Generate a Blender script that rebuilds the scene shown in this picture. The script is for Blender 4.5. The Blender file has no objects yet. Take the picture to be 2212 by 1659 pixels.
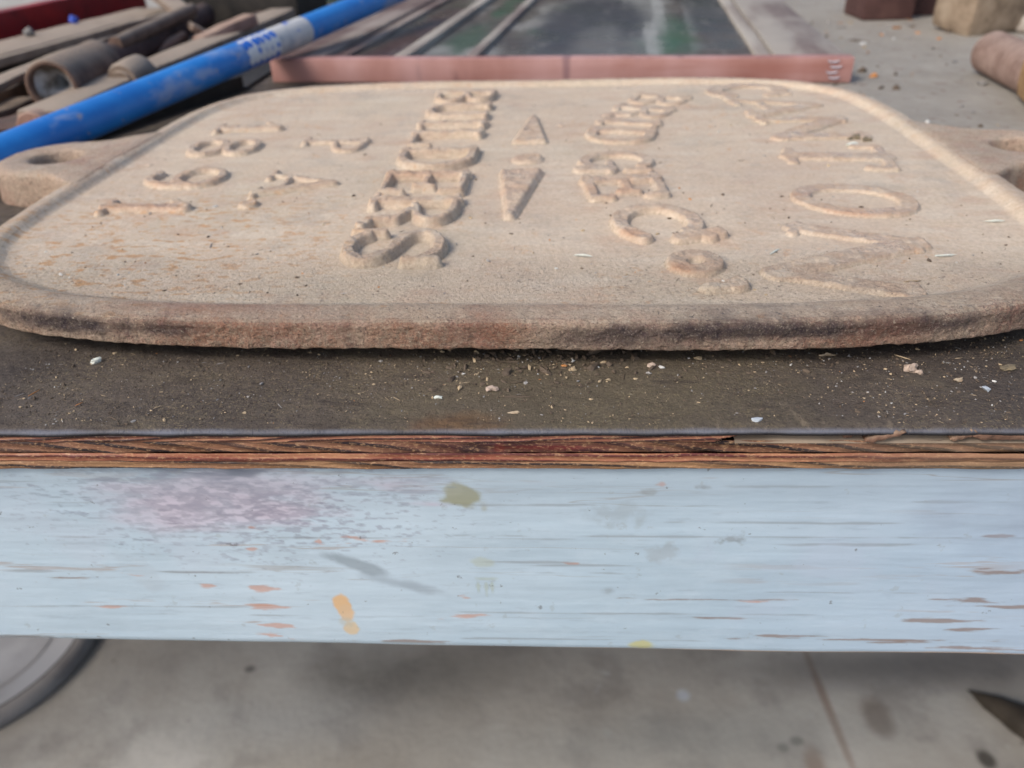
import bpy, bmesh, math, random
import numpy as np
from mathutils import Vector, Matrix

random.seed(7)
rng = np.random.default_rng(11)
C = bpy.context.scene.collection
R = math.radians
H = 0.16                      # one modelling unit in metres (camera height above the bench top)

# ------------------------------------------------------------------ camera
FPX, PITCH, ROLL = 1684.36, 0.5617, -0.0334
cr, sr = math.cos(ROLL), math.sin(ROLL)
fwd = Vector((0, math.cos(PITCH), -math.sin(PITCH)))
up0 = Vector((0, math.sin(PITCH), math.cos(PITCH)))
rt0 = Vector((1, 0, 0))
rt = rt0*cr + up0*sr
up = -rt0*sr + up0*cr
cam = bpy.data.objects.new('camera', bpy.data.cameras.new('camera'))
C.objects.link(cam)
m = Matrix((rt, up, -fwd)).transposed().to_4x4()
m.translation = Vector((0, 0, H))
cam.matrix_world = m
cam.data.sensor_width = 36
cam.data.lens = 36*FPX/2211
cam.data.clip_start = 0.01
cam.data.clip_end = 300
cam.data.dof.use_dof = True
cam.data.dof.focus_distance = 1.72*H
cam.data.dof.aperture_fstop = 11.0
bpy.context.scene.camera = cam

# ------------------------------------------------------------------ world, sun, exposure
SUN_EL, SUN_AZ = 43, -124      # azimuth measured from +Y (away from the camera), negative = left
world = bpy.data.worlds.new("World")
bpy.context.scene.world = world
world.use_nodes = True
wn = world.node_tree.nodes; wl = world.node_tree.links
sky = wn.new('ShaderNodeTexSky'); sky.sky_type = 'NISHITA'
sky.sun_disc = False
sky.sun_elevation = R(SUN_EL); sky.sun_rotation = R(SUN_AZ)
sky.air_density = 1.0; sky.dust_density = 3.5; sky.ozone_density = 1.0
wn['Background'].inputs['Strength'].default_value = 0.11
wl.new(sky.outputs[0], wn['Background'].inputs['Color'])
sun = bpy.data.objects.new('sun', bpy.data.lights.new('sun', 'SUN'))
C.objects.link(sun)
sun.data.energy = 1.25
sun.data.angle = R(18)
sun.data.color = (1.0, 0.94, 0.86)
az, el = R(SUN_AZ), R(SUN_EL)
sd = Vector((math.sin(az)*math.cos(el), math.cos(az)*math.cos(el), math.sin(el)))
sun.rotation_euler = sd.to_track_quat('Z', 'Y').to_euler()
vs = bpy.context.scene.view_settings
vs.view_transform = 'Standard'; vs.look = 'None'; vs.gamma = 1
vs.exposure = 0.75

# ------------------------------------------------------------------ helpers
def ray(x, y):
    X = (x-1105.5)/FPX; Y = (829.5-y)/FPX
    X, Y = cr*X-sr*Y, sr*X+cr*Y
    return np.array([X, math.cos(PITCH)+Y*math.sin(PITCH), -math.sin(PITCH)+Y*math.cos(PITCH)])
def atz(x, y, z):             # point where the line of sight meets height z (units of H)
    d = ray(x, y); t = (z-1)/d[2]
    return Vector((d[0]*t, d[1]*t, z))
TT = -0.0547; TY = 1.397      # bench heading and front edge
def on_front(x, y, off=0.0):  # (x, z) in bench space of a sight line meeting the bench front
    d = ray(x, y)
    n = np.array([-math.sin(TT), math.cos(TT)])
    t = (TY+off)/(n@d[:2])
    p = d*t
    return (math.cos(TT)*p[0]+math.sin(TT)*p[1], 1+p[2])

def hsh(ix, iy, iz, seed):
    n = (ix*374761393 + iy*668265263 + iz*2147483647 + seed*1274126177) & 0xffffffff
    n = ((n ^ (n >> 13))*1274126177) & 0xffffffff
    return ((n ^ (n >> 16)) & 0xffff)/65535.0
def vnoise(p, scale=1.0, seed=0):
    q = np.asarray(p, float)*scale
    i = np.floor(q).astype(np.int64); f = q-i; f = f*f*(3-2*f)
    r = 0
    for dx in (0, 1):
        for dy in (0, 1):
            for dz in (0, 1):
                w = (f[:, 0] if dx else 1-f[:, 0])*(f[:, 1] if dy else 1-f[:, 1])*(f[:, 2] if dz else 1-f[:, 2])
                r = r + w*hsh(i[:, 0]+dx, i[:, 1]+dy, i[:, 2]+dz, seed)
    return r*2-1
def fbm(p, scale, octv=3, seed=0):
    r = 0; a = 1; t = 0
    for k in range(octv):
        r = r + a*vnoise(p, scale*2**k, seed+k); t += a; a *= .5
    return r/t

def mk(name, verts, faces, mat=None, parent=None, smooth=True, loc=None, rot=None):
    me = bpy.data.meshes.new(name)
    me.from_pydata([tuple(map(float, v)) for v in verts], [], [tuple(map(int, f)) for f in faces])
    me.update()
    if smooth: me.polygons.foreach_set('use_smooth', [True]*len(me.polygons))
    o = bpy.data.objects.new(name, me); C.objects.link(o)
    if mat: me.materials.append(mat)
    if parent: o.parent = parent
    if loc is not None: o.location = loc
    if rot is not None: o.rotation_euler = rot
    return o
def tag(o, label=None, cat=None, group=None, kind=None):
    if label: o['label'] = label
    if cat: o['category'] = cat
    if group: o['group'] = group
    if kind: o['kind'] = kind
    return o
def empty(name, loc=(0, 0, 0), rz=0.0):
    o = bpy.data.objects.new(name, None); C.objects.link(o)
    o.location = loc; o.rotation_euler = (0, 0, rz); o.empty_display_size = .02
    return o
def grid_faces(nu, nv, wrap=False):
    f = []
    for i in range(nu if wrap else nu-1):
        a = i*nv; b = ((i+1) % nu)*nv
        for j in range(nv-1):
            f.append((a+j, b+j, b+j+1, a+j+1))
    return f
def rbox(sx, sy, sz, bev=.01, rough=0.0, cuts=0, seed=0):
    """bevelled box centred on the origin, edges cut to take a little waviness; sizes in H"""
    bm = bmesh.new(); bmesh.ops.create_cube(bm, size=1)
    bmesh.ops.scale(bm, vec=(sx*H, sy*H, sz*H), verts=bm.verts)
    if cuts:
        L = max(sx, sy, sz); ax = (sx, sy, sz).index(L)
        es = [e for e in bm.edges if abs((e.verts[0].co-e.verts[1].co)[ax]) > L*H*.5]
        bmesh.ops.subdivide_edges(bm, edges=es, cuts=cuts, use_grid_fill=True)
    if bev:
        es = [e for e in bm.edges if len(e.link_faces) == 2 and e.link_faces[0].normal.dot(e.link_faces[1].normal) < .5]
        bmesh.ops.bevel(bm, geom=es, offset=bev*H, segments=2, affect='EDGES', profile=.6)
    if rough:
        P = np.array([v.co[:] for v in bm.verts])/H
        n = np.stack([fbm(P, 3.0, 3, seed+k*7) for k in range(3)], 1)*rough*H
        for v, d in zip(bm.verts, n): v.co += Vector(d)
    return bm
def from_bm(name, bm, mat, parent=None, smooth=True, loc=None, rot=None):
    me = bpy.data.meshes.new(name); bm.to_mesh(me); bm.free()
    if smooth: me.polygons.foreach_set('use_smooth', [True]*len(me.polygons))
    o = bpy.data.objects.new(name, me); C.objects.link(o)
    me.materials.append(mat)
    if parent: o.parent = parent
    if loc is not None: o.location = loc
    if rot is not None: o.rotation_euler = rot
    if smooth:
        try: me.set_sharp_from_angle(angle=R(50))
        except Exception: pass
    return o
def tube(profile, n=40, wob=0.0, seed=0):
    """lathe about Z: list of (radius, z) in H"""
    pr = np.array(profile, float); P = []
    for k in range(n):
        a = 2*math.pi*k/n
        for r, z in pr: P.append((r*math.cos(a), r*math.sin(a), z))
    P = np.array(P)
    if wob:
        d = fbm(P, 9, 3, seed)*wob; l = np.linalg.norm(P[:, :2], axis=1)+1e-6
        P[:, 0] += P[:, 0]/l*d; P[:, 1] += P[:, 1]/l*d
    return P*H, grid_faces(n, len(pr), True)
def axis_rot(a, b):
    return (b-a).to_track_quat('Z', 'Y').to_euler()

# ------------------------------------------------------------------ node helper
class NT:
    def __init__(s, name, rough=.8, spec=.3):
        s.m = bpy.data.materials.new(name); s.m.use_nodes = True
        s.t = s.m.node_tree; s.N = s.t.nodes; s.L = s.t.links
        s.b = s.N['Principled BSDF']
        s.b.inputs['Roughness'].default_value = rough
        s.b.inputs['Specular IOR Level'].default_value = spec
        s.co = s.N.new('ShaderNodeTexCoord').outputs['Object']
    def _in(s, sock, v):
        if hasattr(v, 'is_output') or isinstance(v, bpy.types.NodeSocket): s.L.new(v, sock)
        elif isinstance(v, (tuple, list)): sock.default_value = (*v, 1) if (len(v) == 3 and sock.type == 'RGBA') else v
        else: sock.default_value = v
    def noise(s, scale, det=4, rough=.55, co=None, dist=0.0, sc=None, out=0, loc=(0, 0, 0)):
        n = s.N.new('ShaderNodeTexNoise'); n.inputs['Scale'].default_value = scale
        n.inputs['Detail'].default_value = det; n.inputs['Roughness'].default_value = rough
        n.inputs['Distortion'].default_value = dist
        s.L.new(s.map(sc or (1, 1, 1), loc, co), n.inputs['Vector'])
        return n.outputs[out]
    def vor(s, scale, co=None, sc=None, feat='F1', out='Distance', rnd=1.0):
        n = s.N.new('ShaderNodeTexVoronoi'); n.feature = feat; n.inputs['Scale'].default_value = scale
        n.inputs['Randomness'].default_value = rnd
        s.L.new(s.map(sc or (1, 1, 1), (0, 0, 0), co), n.inputs['Vector'])
        return n.outputs[out]
    def map(s, sc=(1, 1, 1), loc=(0, 0, 0), co=None, rot=(0, 0, 0)):
        n = s.N.new('ShaderNodeMapping'); n.inputs['Scale'].default_value = sc
        n.inputs['Location'].default_value = loc; n.inputs['Rotation'].default_value = rot
        s.L.new(co or s.co, n.inputs['Vector']); return n.outputs[0]
    def mr(s, v, a, b, c=0.0, d=1.0, smooth=True):
        n = s.N.new('ShaderNodeMapRange'); n.interpolation_type = 'SMOOTHSTEP' if smooth else 'LINEAR'
        for k, x in zip(('From Min', 'From Max', 'To Min', 'To Max'), (a, b, c, d)): s._in(n.inputs[k], x)
        s._in(n.inputs['Value'], v); return n.outputs[0]
    def math(s, op, a, b=0.0, c=None):
        n = s.N.new('ShaderNodeMath'); n.operation = op
        s._in(n.inputs[0], a); s._in(n.inputs[1], b)
        if c is not None: s._in(n.inputs[2], c)
        return n.outputs[0]
    def mix(s, f, a, b, mode='MIX'):
        n = s.N.new('ShaderNodeMix'); n.data_type = 'RGBA'; n.blend_type = mode
        s._in(n.inputs[0], f); s._in(n.inputs[6], a); s._in(n.inputs[7], b); return n.outputs[2]
    def ramp(s, v, stops):
        n = s.N.new('ShaderNodeValToRGB'); s._in(n.inputs[0], v); e = n.color_ramp.elements
        while len(e) < len(stops): e.new(.5)
        for k, (p, c) in enumerate(stops): e[k].position = p; e[k].color = (*c, 1)
        return n.outputs[0]
    def xyz(s, co=None):
        n = s.N.new('ShaderNodeSeparateXYZ'); s.L.new(co or s.co, n.inputs[0]); return n.outputs
    def blob(s, c, r, edge=.35, nz=.5, nscale=60, ang=0.0, nsc=(1, 1, 1)):
        """soft patch: c centre and r radii in H (3 values each)"""
        co = s.map((1/(r[0]*H), 1/(r[1]*H), 1/(r[2]*H)), (0, 0, 0), s.map((1, 1, 1), tuple(-x*H for x in c)) if not ang else
                   s.map((1, 1, 1), (0, 0, 0), s.map((1, 1, 1), tuple(-x*H for x in c)), (0, ang, 0)))
        n = s.N.new('ShaderNodeVectorMath'); n.operation = 'LENGTH'; s.L.new(co, n.inputs[0])
        d = s.math('MULTIPLY_ADD', s.math('SUBTRACT', s.noise(nscale, 4, .6, sc=nsc), .5), nz*3, n.outputs['Value'])
        return s.mr(d, 1-edge, 1+edge, 1.0, 0.0)
    def bump(s, h, strength, dist, prev=None):
        n = s.N.new('ShaderNodeBump'); n.inputs['Strength'].default_value = strength
        n.inputs['Distance'].default_value = dist; s._in(n.inputs['Height'], h)
        if prev: s.L.new(prev, n.inputs['Normal'])
        return n.outputs[0]
    def done(s, col, nrm=None, rough=None, spec=None):
        s._in(s.b.inputs['Base Color'], col)
        if nrm: s.L.new(nrm, s.b.inputs['Normal'])
        if rough is not None: s._in(s.b.inputs['Roughness'], rough)
        return s.m

# ------------------------------------------------------------------ materials
def mat_iron():
    n = NT('dusty_cast_iron', .75, .28)
    x, y, z = n.xyz()
    big = n.noise(9, 4, .6); mid = n.noise(45, 5, .6); fine = n.noise(420, 4, .65); grit = n.noise(1100, 3, .7)
    streak = n.noise(60, 4, .6, sc=(.35, 1.4, 1))
    col = n.ramp(big, [(.3, (.49, .415, .315)), (.5, (.56, .455, .345)), (.72, (.51, .40, .305))])
    col = n.mix(n.mr(streak, .42, .75, 0, .6), col, (.62, .55, .45))
    # orange rust speckle
    r1 = n.math('MULTIPLY', n.mr(n.noise(150, 4, .65), .56, .72), n.mr(n.noise(14, 3, .5, loc=(.3, .1, 0)), .42, .64))
    col = n.mix(n.math('MULTIPLY', r1, .8), col, (.50, .25, .10))
    # rust on everything proud of the field (letters, rim)
    ra = n.N.new('ShaderNodeAttribute'); ra.attribute_name = 'raised'
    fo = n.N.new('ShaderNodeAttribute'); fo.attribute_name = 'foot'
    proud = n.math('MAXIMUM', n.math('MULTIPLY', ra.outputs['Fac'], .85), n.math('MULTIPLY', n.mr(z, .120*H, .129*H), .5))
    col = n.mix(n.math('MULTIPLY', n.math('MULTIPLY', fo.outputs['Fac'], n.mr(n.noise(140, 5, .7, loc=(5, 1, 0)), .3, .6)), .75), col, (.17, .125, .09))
    pr = n.math('MULTIPLY', proud, n.mr(n.noise(90, 5, .65, loc=(1, 0, 0)), .30, .60))
    col = n.mix(n.math('MULTIPLY', pr, .75), col, (.37, .245, .17))
    # left corner freckles
    fr = n.math('MULTIPLY', n.mr(n.noise(190, 4, .65, sc=(.6, 1.3, 1)), .53, .62), n.blob((-1.15, -.9, .1), (.6, .5, 1), .7, .2, 20))
    col = n.mix(n.math('MULTIPLY', fr, .9), col, (.46, .24, .09))
    # bare grey pits towards the near edge
    near = n.mr(y, -.75*H, -1.25*H)
    pit = n.math('MULTIPLY', n.mr(n.noise(520, 4, .7), .57, .66), n.mr(n.noise(38, 4, .6, loc=(0, 2, 0)), .42, .56))
    col = n.mix(n.math('MULTIPLY', pit, n.mr(near, 0, 1, .15, 1.0)), col, (.12, .105, .10))
    sp_ = n.math('MULTIPLY', n.mr(n.noise(300, 5, .7, sc=(.8, 1.4, 1), loc=(6, 0, 0)), .585, .66), n.mr(n.noise(22, 3, .6, loc=(3, 9, 0)), .4, .6))
    col = n.mix(n.math('MULTIPLY', sp_, .55), col, (.24, .19, .14))
    col = n.mix(n.mr(n.noise(33, 5, .65, sc=(1, 1.5, 1), loc=(1, 5, 0)), .5, .7, 0, .6), col, (.47, .325, .235))
    # worn grey skin
    gs = n.math('MULTIPLY', n.mr(n.noise(26, 5, .7, loc=(4, 0, 0)), .52, .70), .5)
    col = n.mix(gs, col, (.36, .315, .265))
    # the upright side: pinkish brown scale with dark patches
    side = n.mr(z, .118*H, .085*H)
    side = n.math('MULTIPLY', side, n.mr(y, -1.28*H, -1.36*H) if False else n.mr(n.noise(60, 3, .6), .1, .35))
    outer = n.N.new('ShaderNodeAttribute'); outer.attribute_name = 'side'
    sm = n.mr(n.math('MULTIPLY_ADD', n.math('SUBTRACT', n.noise(60, 6, .7), .5), 1.5, outer.outputs['Fac']), .25, .75)
    sc = n.ramp(n.noise(85, 6, .7), [(.3, (.22, .115, .09)), (.43, (.41, .235, .175)), (.56, (.53, .345, .265)), (.72, (.64, .46, .35))])
    sc = n.mix(n.math('MULTIPLY', n.mr(n.noise(30, 4, .6, loc=(7, 0, 0)), .5, .62), .7), sc, (.40, .20, .12))
    sc = n.mix(n.mr(fine, .42, .68, 0, .6), sc, (.58, .46, .34))
    sc = n.mix(n.mr(n.noise(13, 4, .6, loc=(0, 0, 5)), .45, .6, 0, .7), sc, (.63, .49, .37))
    gr = n.noise(1300, 4, .75)
    sc = n.mix(n.mr(gr, .50, .36, 0, .7), sc, (.13, .08, .065)); sc = n.mix(n.mr(gr, .56, .70, 0, .7), sc, (.66, .52, .38))
    col = n.mix(sm, col, sc)
    for c, r, k in (((-1.12, -1.43, .095), (.20, .3, .026), .95), ((-.82, -1.43, .10), (.10, .3, .018), .8), ((.62, -1.43, .10), (.30, .3, .022), .85), ((.30, -1.43, .085), (.12, .3, .02), .5), ((1.0, -1.40, .098), (.2, .3, .022), .8), ((1.35, -1.2, .09), (.1, .2, .03), .5),
                    ((.35, -1.43, .075), (.2, .2, .03), .4)):
        col = n.mix(n.math('MULTIPLY', n.math('MULTIPLY', n.blob(c, r, .6, .5, 110), min(1, k*1.15)), n.mr(outer.outputs['Fac'], .0, .25)), col, (.06, .042, .050))
    for c, r, k in (((-.02, -1.43, .085), (.07, .2, .05), .55), ((.95, -1.43, .06), (.1, .2, .05), .5), ((-.6, -1.40, .12), (.3, .12, .03), .3), ((-.75, -1.34, .13), (.2, .05, .03), .5)):
        col = n.mix(n.math('MULTIPLY', n.math('MULTIPLY', n.blob(c, r, .6, .5, 90), k), n.mr(outer.outputs['Fac'], .0, .25)), col, (.30, .12, .075))
    # rust spots on the raised work
    for c, r, k in (((.95, -.36, .12), (.035, .03, .1), .9), ((1.0, -.69, .12), (.16, .04, .1), .85), ((.49, -1.11, .12), (.04, .03, .1), .9), ((.37, -.85, .12), (.04, .03, .1), .7),
                    ((.35, -.45, .12), (.10, .08, .1), .5), ((1.05, -.5, .12), (.22, .02, .1), .6), ((-.40, -.32, .12), (.14, .12, .1), .5), ((-1.28, -.57, .12), (.2, .04, .1), .5), ((-1.28, -.3, .12), (.15, .08, .1), .35)):
        col = n.mix(n.math('MULTIPLY', n.blob(c, r, .8, .6, 190), n.math('MULTIPLY', proud, k*.75)), col, (.40, .19, .10))
    # fine value variation
    col = n.mix(n.mr(fine, .35, .65, .0, .28), col, (.22, .17, .12), 'MIX')
    col = n.mix(n.math('MULTIPLY', n.mr(grit, .42, .30), n.mr(near, 0, 1, .15, .5)), col, (.20, .155, .12))
    col = n.mix(n.mr(grit, .5, .8, 0, .45), col, (.68, .59, .47))
    so = outer.outputs['Fac']
    g2 = n.noise(760, 5, .8, loc=(3, 1, 4)); gw = n.math('MAXIMUM', n.mr(near, .3, 1, .0, .5), n.mr(so, 0, .5, 0, .9))
    col = n.mix(n.math('MULTIPLY', n.mr(g2, .46, .36), gw), col, (.15, .105, .085))
    col = n.mix(n.math('MULTIPLY', n.mr(g2, .58, .68), n.math('MULTIPLY', gw, .8)), col, (.74, .64, .50))
    b = n.bump(n.noise(160, 6, .7), .35, .0012)
    b = n.bump(n.math('MULTIPLY', n.noise(650, 5, .7), n.math('ADD', n.mr(near, 0, 1, .15, 1.1), so)), 1.0, .0013, b)
    b = n.bump(n.math('MULTIPLY', n.mr(n.noise(520, 6, .8, loc=(2, 2, 2)), .35, .6), n.math('ADD', .05, so)), .7, .0009, b)
    b = n.bump(n.math('MULTIPLY', n.mr(n.noise(170, 3, .6, sc=(.7, 1, 1.4), loc=(9, 2, 2)), .42, .56), so), .5, .0010, b)
    ro = n.math('SUBTRACT', n.mr(n.noise(70, 5, .7), .35, .7, .50, .86), n.math('MULTIPLY', proud, n.mr(n.noise(35, 4, .6, loc=(3, 3, 0)), .5, .6, 0, .25)))
    wet = n.math('MAXIMUM', n.blob((.85, -.98, .118), (.20, .045, .1), .6, .9, 160), n.math('MULTIPLY', n.mr(y, 1.20*H, 1.27*H), n.mr(n.noise(22, 4, .65, sc=(1, .2, 1), loc=(2, 0, 0)), .45, .55)))
    wet = n.math('MAXIMUM', wet, n.math('MULTIPLY', n.mr(ra.outputs['Fac'], .05, .4), n.mr(n.noise(60, 3, .6, loc=(7, 3, 1)), .54, .6)))
    ro = n.mix(n.math('MULTIPLY', wet, .85), ro, (.2, .2, .2))
    return n.done(col, b, ro)

def mat_top():
    n = NT('dirty_plywood_face', .7, .3)
    x, y, z = n.xyz()
    big = n.noise(13, 5, .6); fine = n.noise(800, 3, .7); mid = n.noise(90, 5, .65)
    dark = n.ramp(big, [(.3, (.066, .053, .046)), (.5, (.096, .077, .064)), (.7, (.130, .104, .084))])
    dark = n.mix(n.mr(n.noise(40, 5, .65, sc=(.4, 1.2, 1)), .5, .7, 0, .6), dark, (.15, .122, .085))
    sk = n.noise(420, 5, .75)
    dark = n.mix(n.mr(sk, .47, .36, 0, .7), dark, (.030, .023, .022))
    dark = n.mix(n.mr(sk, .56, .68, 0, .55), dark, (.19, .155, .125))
    # yellowish dust speckle in the middle of the front strip
    dm = n.math('MULTIPLY', n.mr(fine, .5, .68), n.mr(n.noise(17, 4, .6, loc=(2, 1, 0)), .4, .62))
    dark = n.mix(n.math('MULTIPLY', dm, .7), dark, (.27, .22, .13))
    dark = n.mix(n.math('MULTIPLY', n.blob((-.20, .025, 0), (.09, .035, 1), .8, .9, 90), .6), dark, (.20, .085, .03))
    dark = n.mix(n.math('MULTIPLY', n.blob((.05, .14, 0), (.45, .2, 1), .8, .6, 50), .35), dark, (.22, .18, .10))
    # scuffs near the edge on the right
    sc = n.math('MULTIPLY', n.mr(n.noise(120, 5, .7, sc=(.8, .25, 1)), .56, .68), n.blob((.55, .04, 0), (.6, .09, 1), .5, .3, 60))
    dark = n.mix(n.math('MULTIPLY', sc, .7), dark, (.27, .215, .15))
    dk = n.math('MULTIPLY', n.mr(n.noise(100, 4, .6, sc=(.3, 1, 1)), .56, .66), .5)
    dark = n.mix(dk, dark, (.045, .035, .032))
    # thick pale dust farther back on the right
    pale = n.ramp(n.noise(20, 5, .6), [(.3, (.29, .266, .228)), (.7, (.37, .342, .298))])
    pale = n.mix(n.math('MULTIPLY', n.mr(n.noise(70, 4, .6), .6, .68), .6), pale, (.17, .10, .075))
    warp = n.math('MULTIPLY_ADD', n.noise(10, 4, .6), .5*H, n.math('MULTIPLY', y, .35))
    dist = n.math('ADD', warp, x)
    f = n.mr(dist, 2.25*H, 3.0*H)  # left side kept dark: deep shade around the scrap put into the colour
    col = n.mix(f, dark, pale)
    lip = n.mr(n.math('MULTIPLY_ADD', n.noise(45, 4, .6), .012*H, y), .018*H, .004*H)
    col = n.mix(n.math('MULTIPLY', lip, n.mr(n.noise(16, 3, .6), .3, .55, .4, 1)), col, (.20, .21, .25))
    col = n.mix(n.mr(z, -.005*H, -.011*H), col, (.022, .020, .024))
    b = n.bump(n.noise(140, 6, .7, sc=(.7, 1, 1)), .8, .0018)
    b = n.bump(n.noise(700, 5, .8), 1.0, .0013, b)
    return n.done(col, b, n.mr(mid, .35, .7, .55, .9))

def mat_ply(name, light, midc, darkc, slope, freq, fill, seed, wig=1.0, blot=None):
    """cut edge of one veneer: oblique growth rings"""
    n = NT(name, .6, .35)
    x, y, z = n.xyz()
    wob = n.noise(7, 3, .5, sc=(1, 0, .6), loc=(seed, 0, 0)); wob2 = n.noise(60, 3, .6, sc=(.35, 0, 1), loc=(seed, 0, 0))
    v = n.math('MULTIPLY_ADD', x, slope, z)
    v = n.math('MULTIPLY_ADD', wob, .9*wig*H*.09, v)
    v = n.math('MULTIPLY_ADD', wob2, .010*H, v)
    v = n.math('MULTIPLY', v, freq/H)
    s = n.math('SINE', v)
    lines = n.mr(s, 1-2*fill, 1-2*fill+.35)
    col = n.mix(n.mr(n.noise(50, 5, .6, sc=(.3, 1, 2)), .35, .65), light, midc)
    col = n.mix(n.math('MULTIPLY', lines, n.mr(n.noise(25, 3, .5, sc=(.5, 1, 1), loc=(seed, 3, 0)), .25, .5, .35, .95)), col, darkc)
    col = n.mix(n.mr(n.noise(10, 3, .5, sc=(1, 0, .2), loc=(0, seed, 0)), .52, .66, 0, .55), col, midc, 'MULTIPLY')
    if blot:
        for c, r, k, cc in blot: col = n.mix(n.math('MULTIPLY', n.blob(c, r, .5, .35, 130), k), col, cc)
    col = n.mix(n.mr(n.noise(1200, 3, .7, sc=(.5, 1, 1)), .5, .7, 0, .5), col, (.55, .34, .18))
    col = n.mix(n.math('MULTIPLY', n.mr(x, .45*H, .9*H), .42), col, (.23, .165, .11))
    b = n.bump(s, .5, .0005)
    b = n.bump(n.noise(300, 5, .7, sc=(.25, 1, 1.5)), .6, .0006, b)
    b = n.bump(n.noise(1100, 3, .7), .4, .0003, b)
    return n.done(col, b, n.mr(n.noise(100, 3), .3, .7, .42, .75))

def mat_plank():
    n = NT('worn_pale_blue_paint', .55, .35)
    x, y, z = n.xyz()
    col = n.ramp(n.noise(7, 4, .55, sc=(.5, 1, 1.4)), [(.3, (.325, .43, .52)), (.5, (.40, .51, .595)), (.7, (.475, .58, .66))])
    col = n.mix(n.mr(n.noise(26, 5, .65, sc=(.7, 1, 1)), .42, .75, 0, .28), col, (.30, .38, .44))
    col = n.mix(n.mr(n.noise(110, 5, .7, sc=(.5, 1, 1)), .45, .75, 0, .35), col, (.50, .60, .68))
    col = n.mix(n.mr(n.noise(300, 4, .7, sc=(.15, 1, 1)), .55, .72, 0, .28), col, (.24, .29, .34))
    col = n.mix(n.mr(x, .1*H, 1.6*H, 0, .4), col, (.33, .42, .60))
    stains = n.N.new('ShaderNodeAttribute'); stains.attribute_name = 'stain'
    st = (.3, 1, 1.6)
    # wood grain showing through long thin splits
    g = n.noise(34, 5, .62, sc=(.055, 1, 1), loc=(.4, 0, .1))
    thin = n.mr(n.math('ABSOLUTE', n.math('SUBTRACT', g, .52)), .0, .008, 1, 0)
    gate = n.mr(n.noise(9, 3, .5, sc=(.6, 1, 1.3), loc=(3, 0, 0)), .46, .62)
    col = n.mix(n.math('MULTIPLY', n.math('MULTIPLY', thin, gate), .62), col, (.27, .22, .18))
    spl = n.math('MULTIPLY', n.mr(n.noise(55, 5, .65, sc=(.09, 1, 1.2), loc=(6, 0, 0)), .615, .64), n.mr(n.noise(7, 2, .5, loc=(8, 0, 1)), .42, .6))
    col = n.mix(n.math('MULTIPLY', spl, .5), col, (.33, .24, .19))
    col = n.mix(stains.outputs['Alpha'], col, stains.outputs['Color'])
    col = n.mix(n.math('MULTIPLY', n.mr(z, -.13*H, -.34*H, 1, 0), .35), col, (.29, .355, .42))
    sp = n.mr(n.noise(230, 4, .6), .69, .73)
    col = n.mix(n.math('MULTIPLY', sp, .65), col, (.14, .14, .14))
    sp2 = n.mr(n.noise(120, 5, .65, loc=(5, 5, 5)), .64, .7)
    col = n.mix(n.math('MULTIPLY', sp2, .3), col, (.28, .30, .30))
    # bare wood arris along the bottom
    zb = n.mr(n.math('MULTIPLY_ADD', n.noise(60, 4, .6, sc=(.5, 1, .3)), .02*H, z), -.733*H, -.742*H)
    col = n.mix(n.math('MULTIPLY', zb, .85), col, (.55, .36, .22))
    b = n.bump(n.noise(70, 6, .7, sc=(.08, 1, 1)), .16, .0008)
    b = n.bump(n.noise(420, 4, .6, sc=(.3, 1, 1)), .25, .0004, b)
    b = n.bump(stains.outputs['Alpha'], -.35, .0005, b)
    return n.done(col, b, n.mr(n.noise(40, 4, .6), .3, .7, .38, .6))

def mat_floor():
    n = NT('stained_concrete', .85, .2)
    col = n.ramp(n.noise(3.2, 6, .6), [(.3, (.26, .24, .21)), (.48, (.34, .32, .285)), (.62, (.40, .385, .35)), (.75, (.48, .465, .43))])
    col = n.mix(n.mr(n.noise(9, 4, .6, loc=(3, 3, 0)), .5, .66, 0, .5), col, (.20, .185, .17))
    col = n.mix(n.mr(n.noise(20, 4, .6, loc=(1, 3, 0)), .65, .75, 0, .35), col, (.45, .46, .45))
    col = n.mix(n.mr(n.noise(26, 3, .6, loc=(9, 3, 0)), .68, .75, 0, .6), col, (.12, .11, .10))
    def F(px, py, w, h, c, k, e=.5, nz=.3, ns=12):
        nonlocal col
        p = atz(px, py, -5.3); q = atz(px+w, py, -5.3); r = atz(px, py+h, -5.3)
        col = n.mix(n.math('MULTIPLY', n.blob((p.x, p.y, -5.3), (abs(q.x-p.x), abs(r.y-p.y), 9), e, nz, ns), k), col, c)
    F(1895, 1555, 30, 40, (.13, .10, .08), .7, .5, .5); F(1785, 1520, 9, 160, (.17, .09, .05), .6, .6, .3); F(1760, 1650, 20, 40, (.17, .09, .05), .5, .6, .3)
    F(1475, 1502, 14, 12, (.45, .48, .52), .9, .5, .2); F(1720, 1600, 14, 10, (.06, .06, .05), .7); F(1690, 1615, 12, 9, (.06, .06, .05), .6); F(540, 1445, 12, 8, (.06, .06, .06), .7); F(2130, 1640, 20, 22, (.03, .025, .02), .8, .4, .2)
    F(850, 1460, 160, 60, (.10, .095, .085), .6, .9, .5, 5); F(600, 1560, 200, 60, (.30, .31, .31), .45, .9, .5, 5); F(1450, 1600, 350, 60, (.27, .28, .27), .5, .9, .6, 5); F(1950, 1440, 300, 40, (.09, .085, .085), .7, .9, .4, 5)
    b = n.bump(n.noise(60, 6, .7), .5, .003)
    return n.done(col, b)

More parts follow.
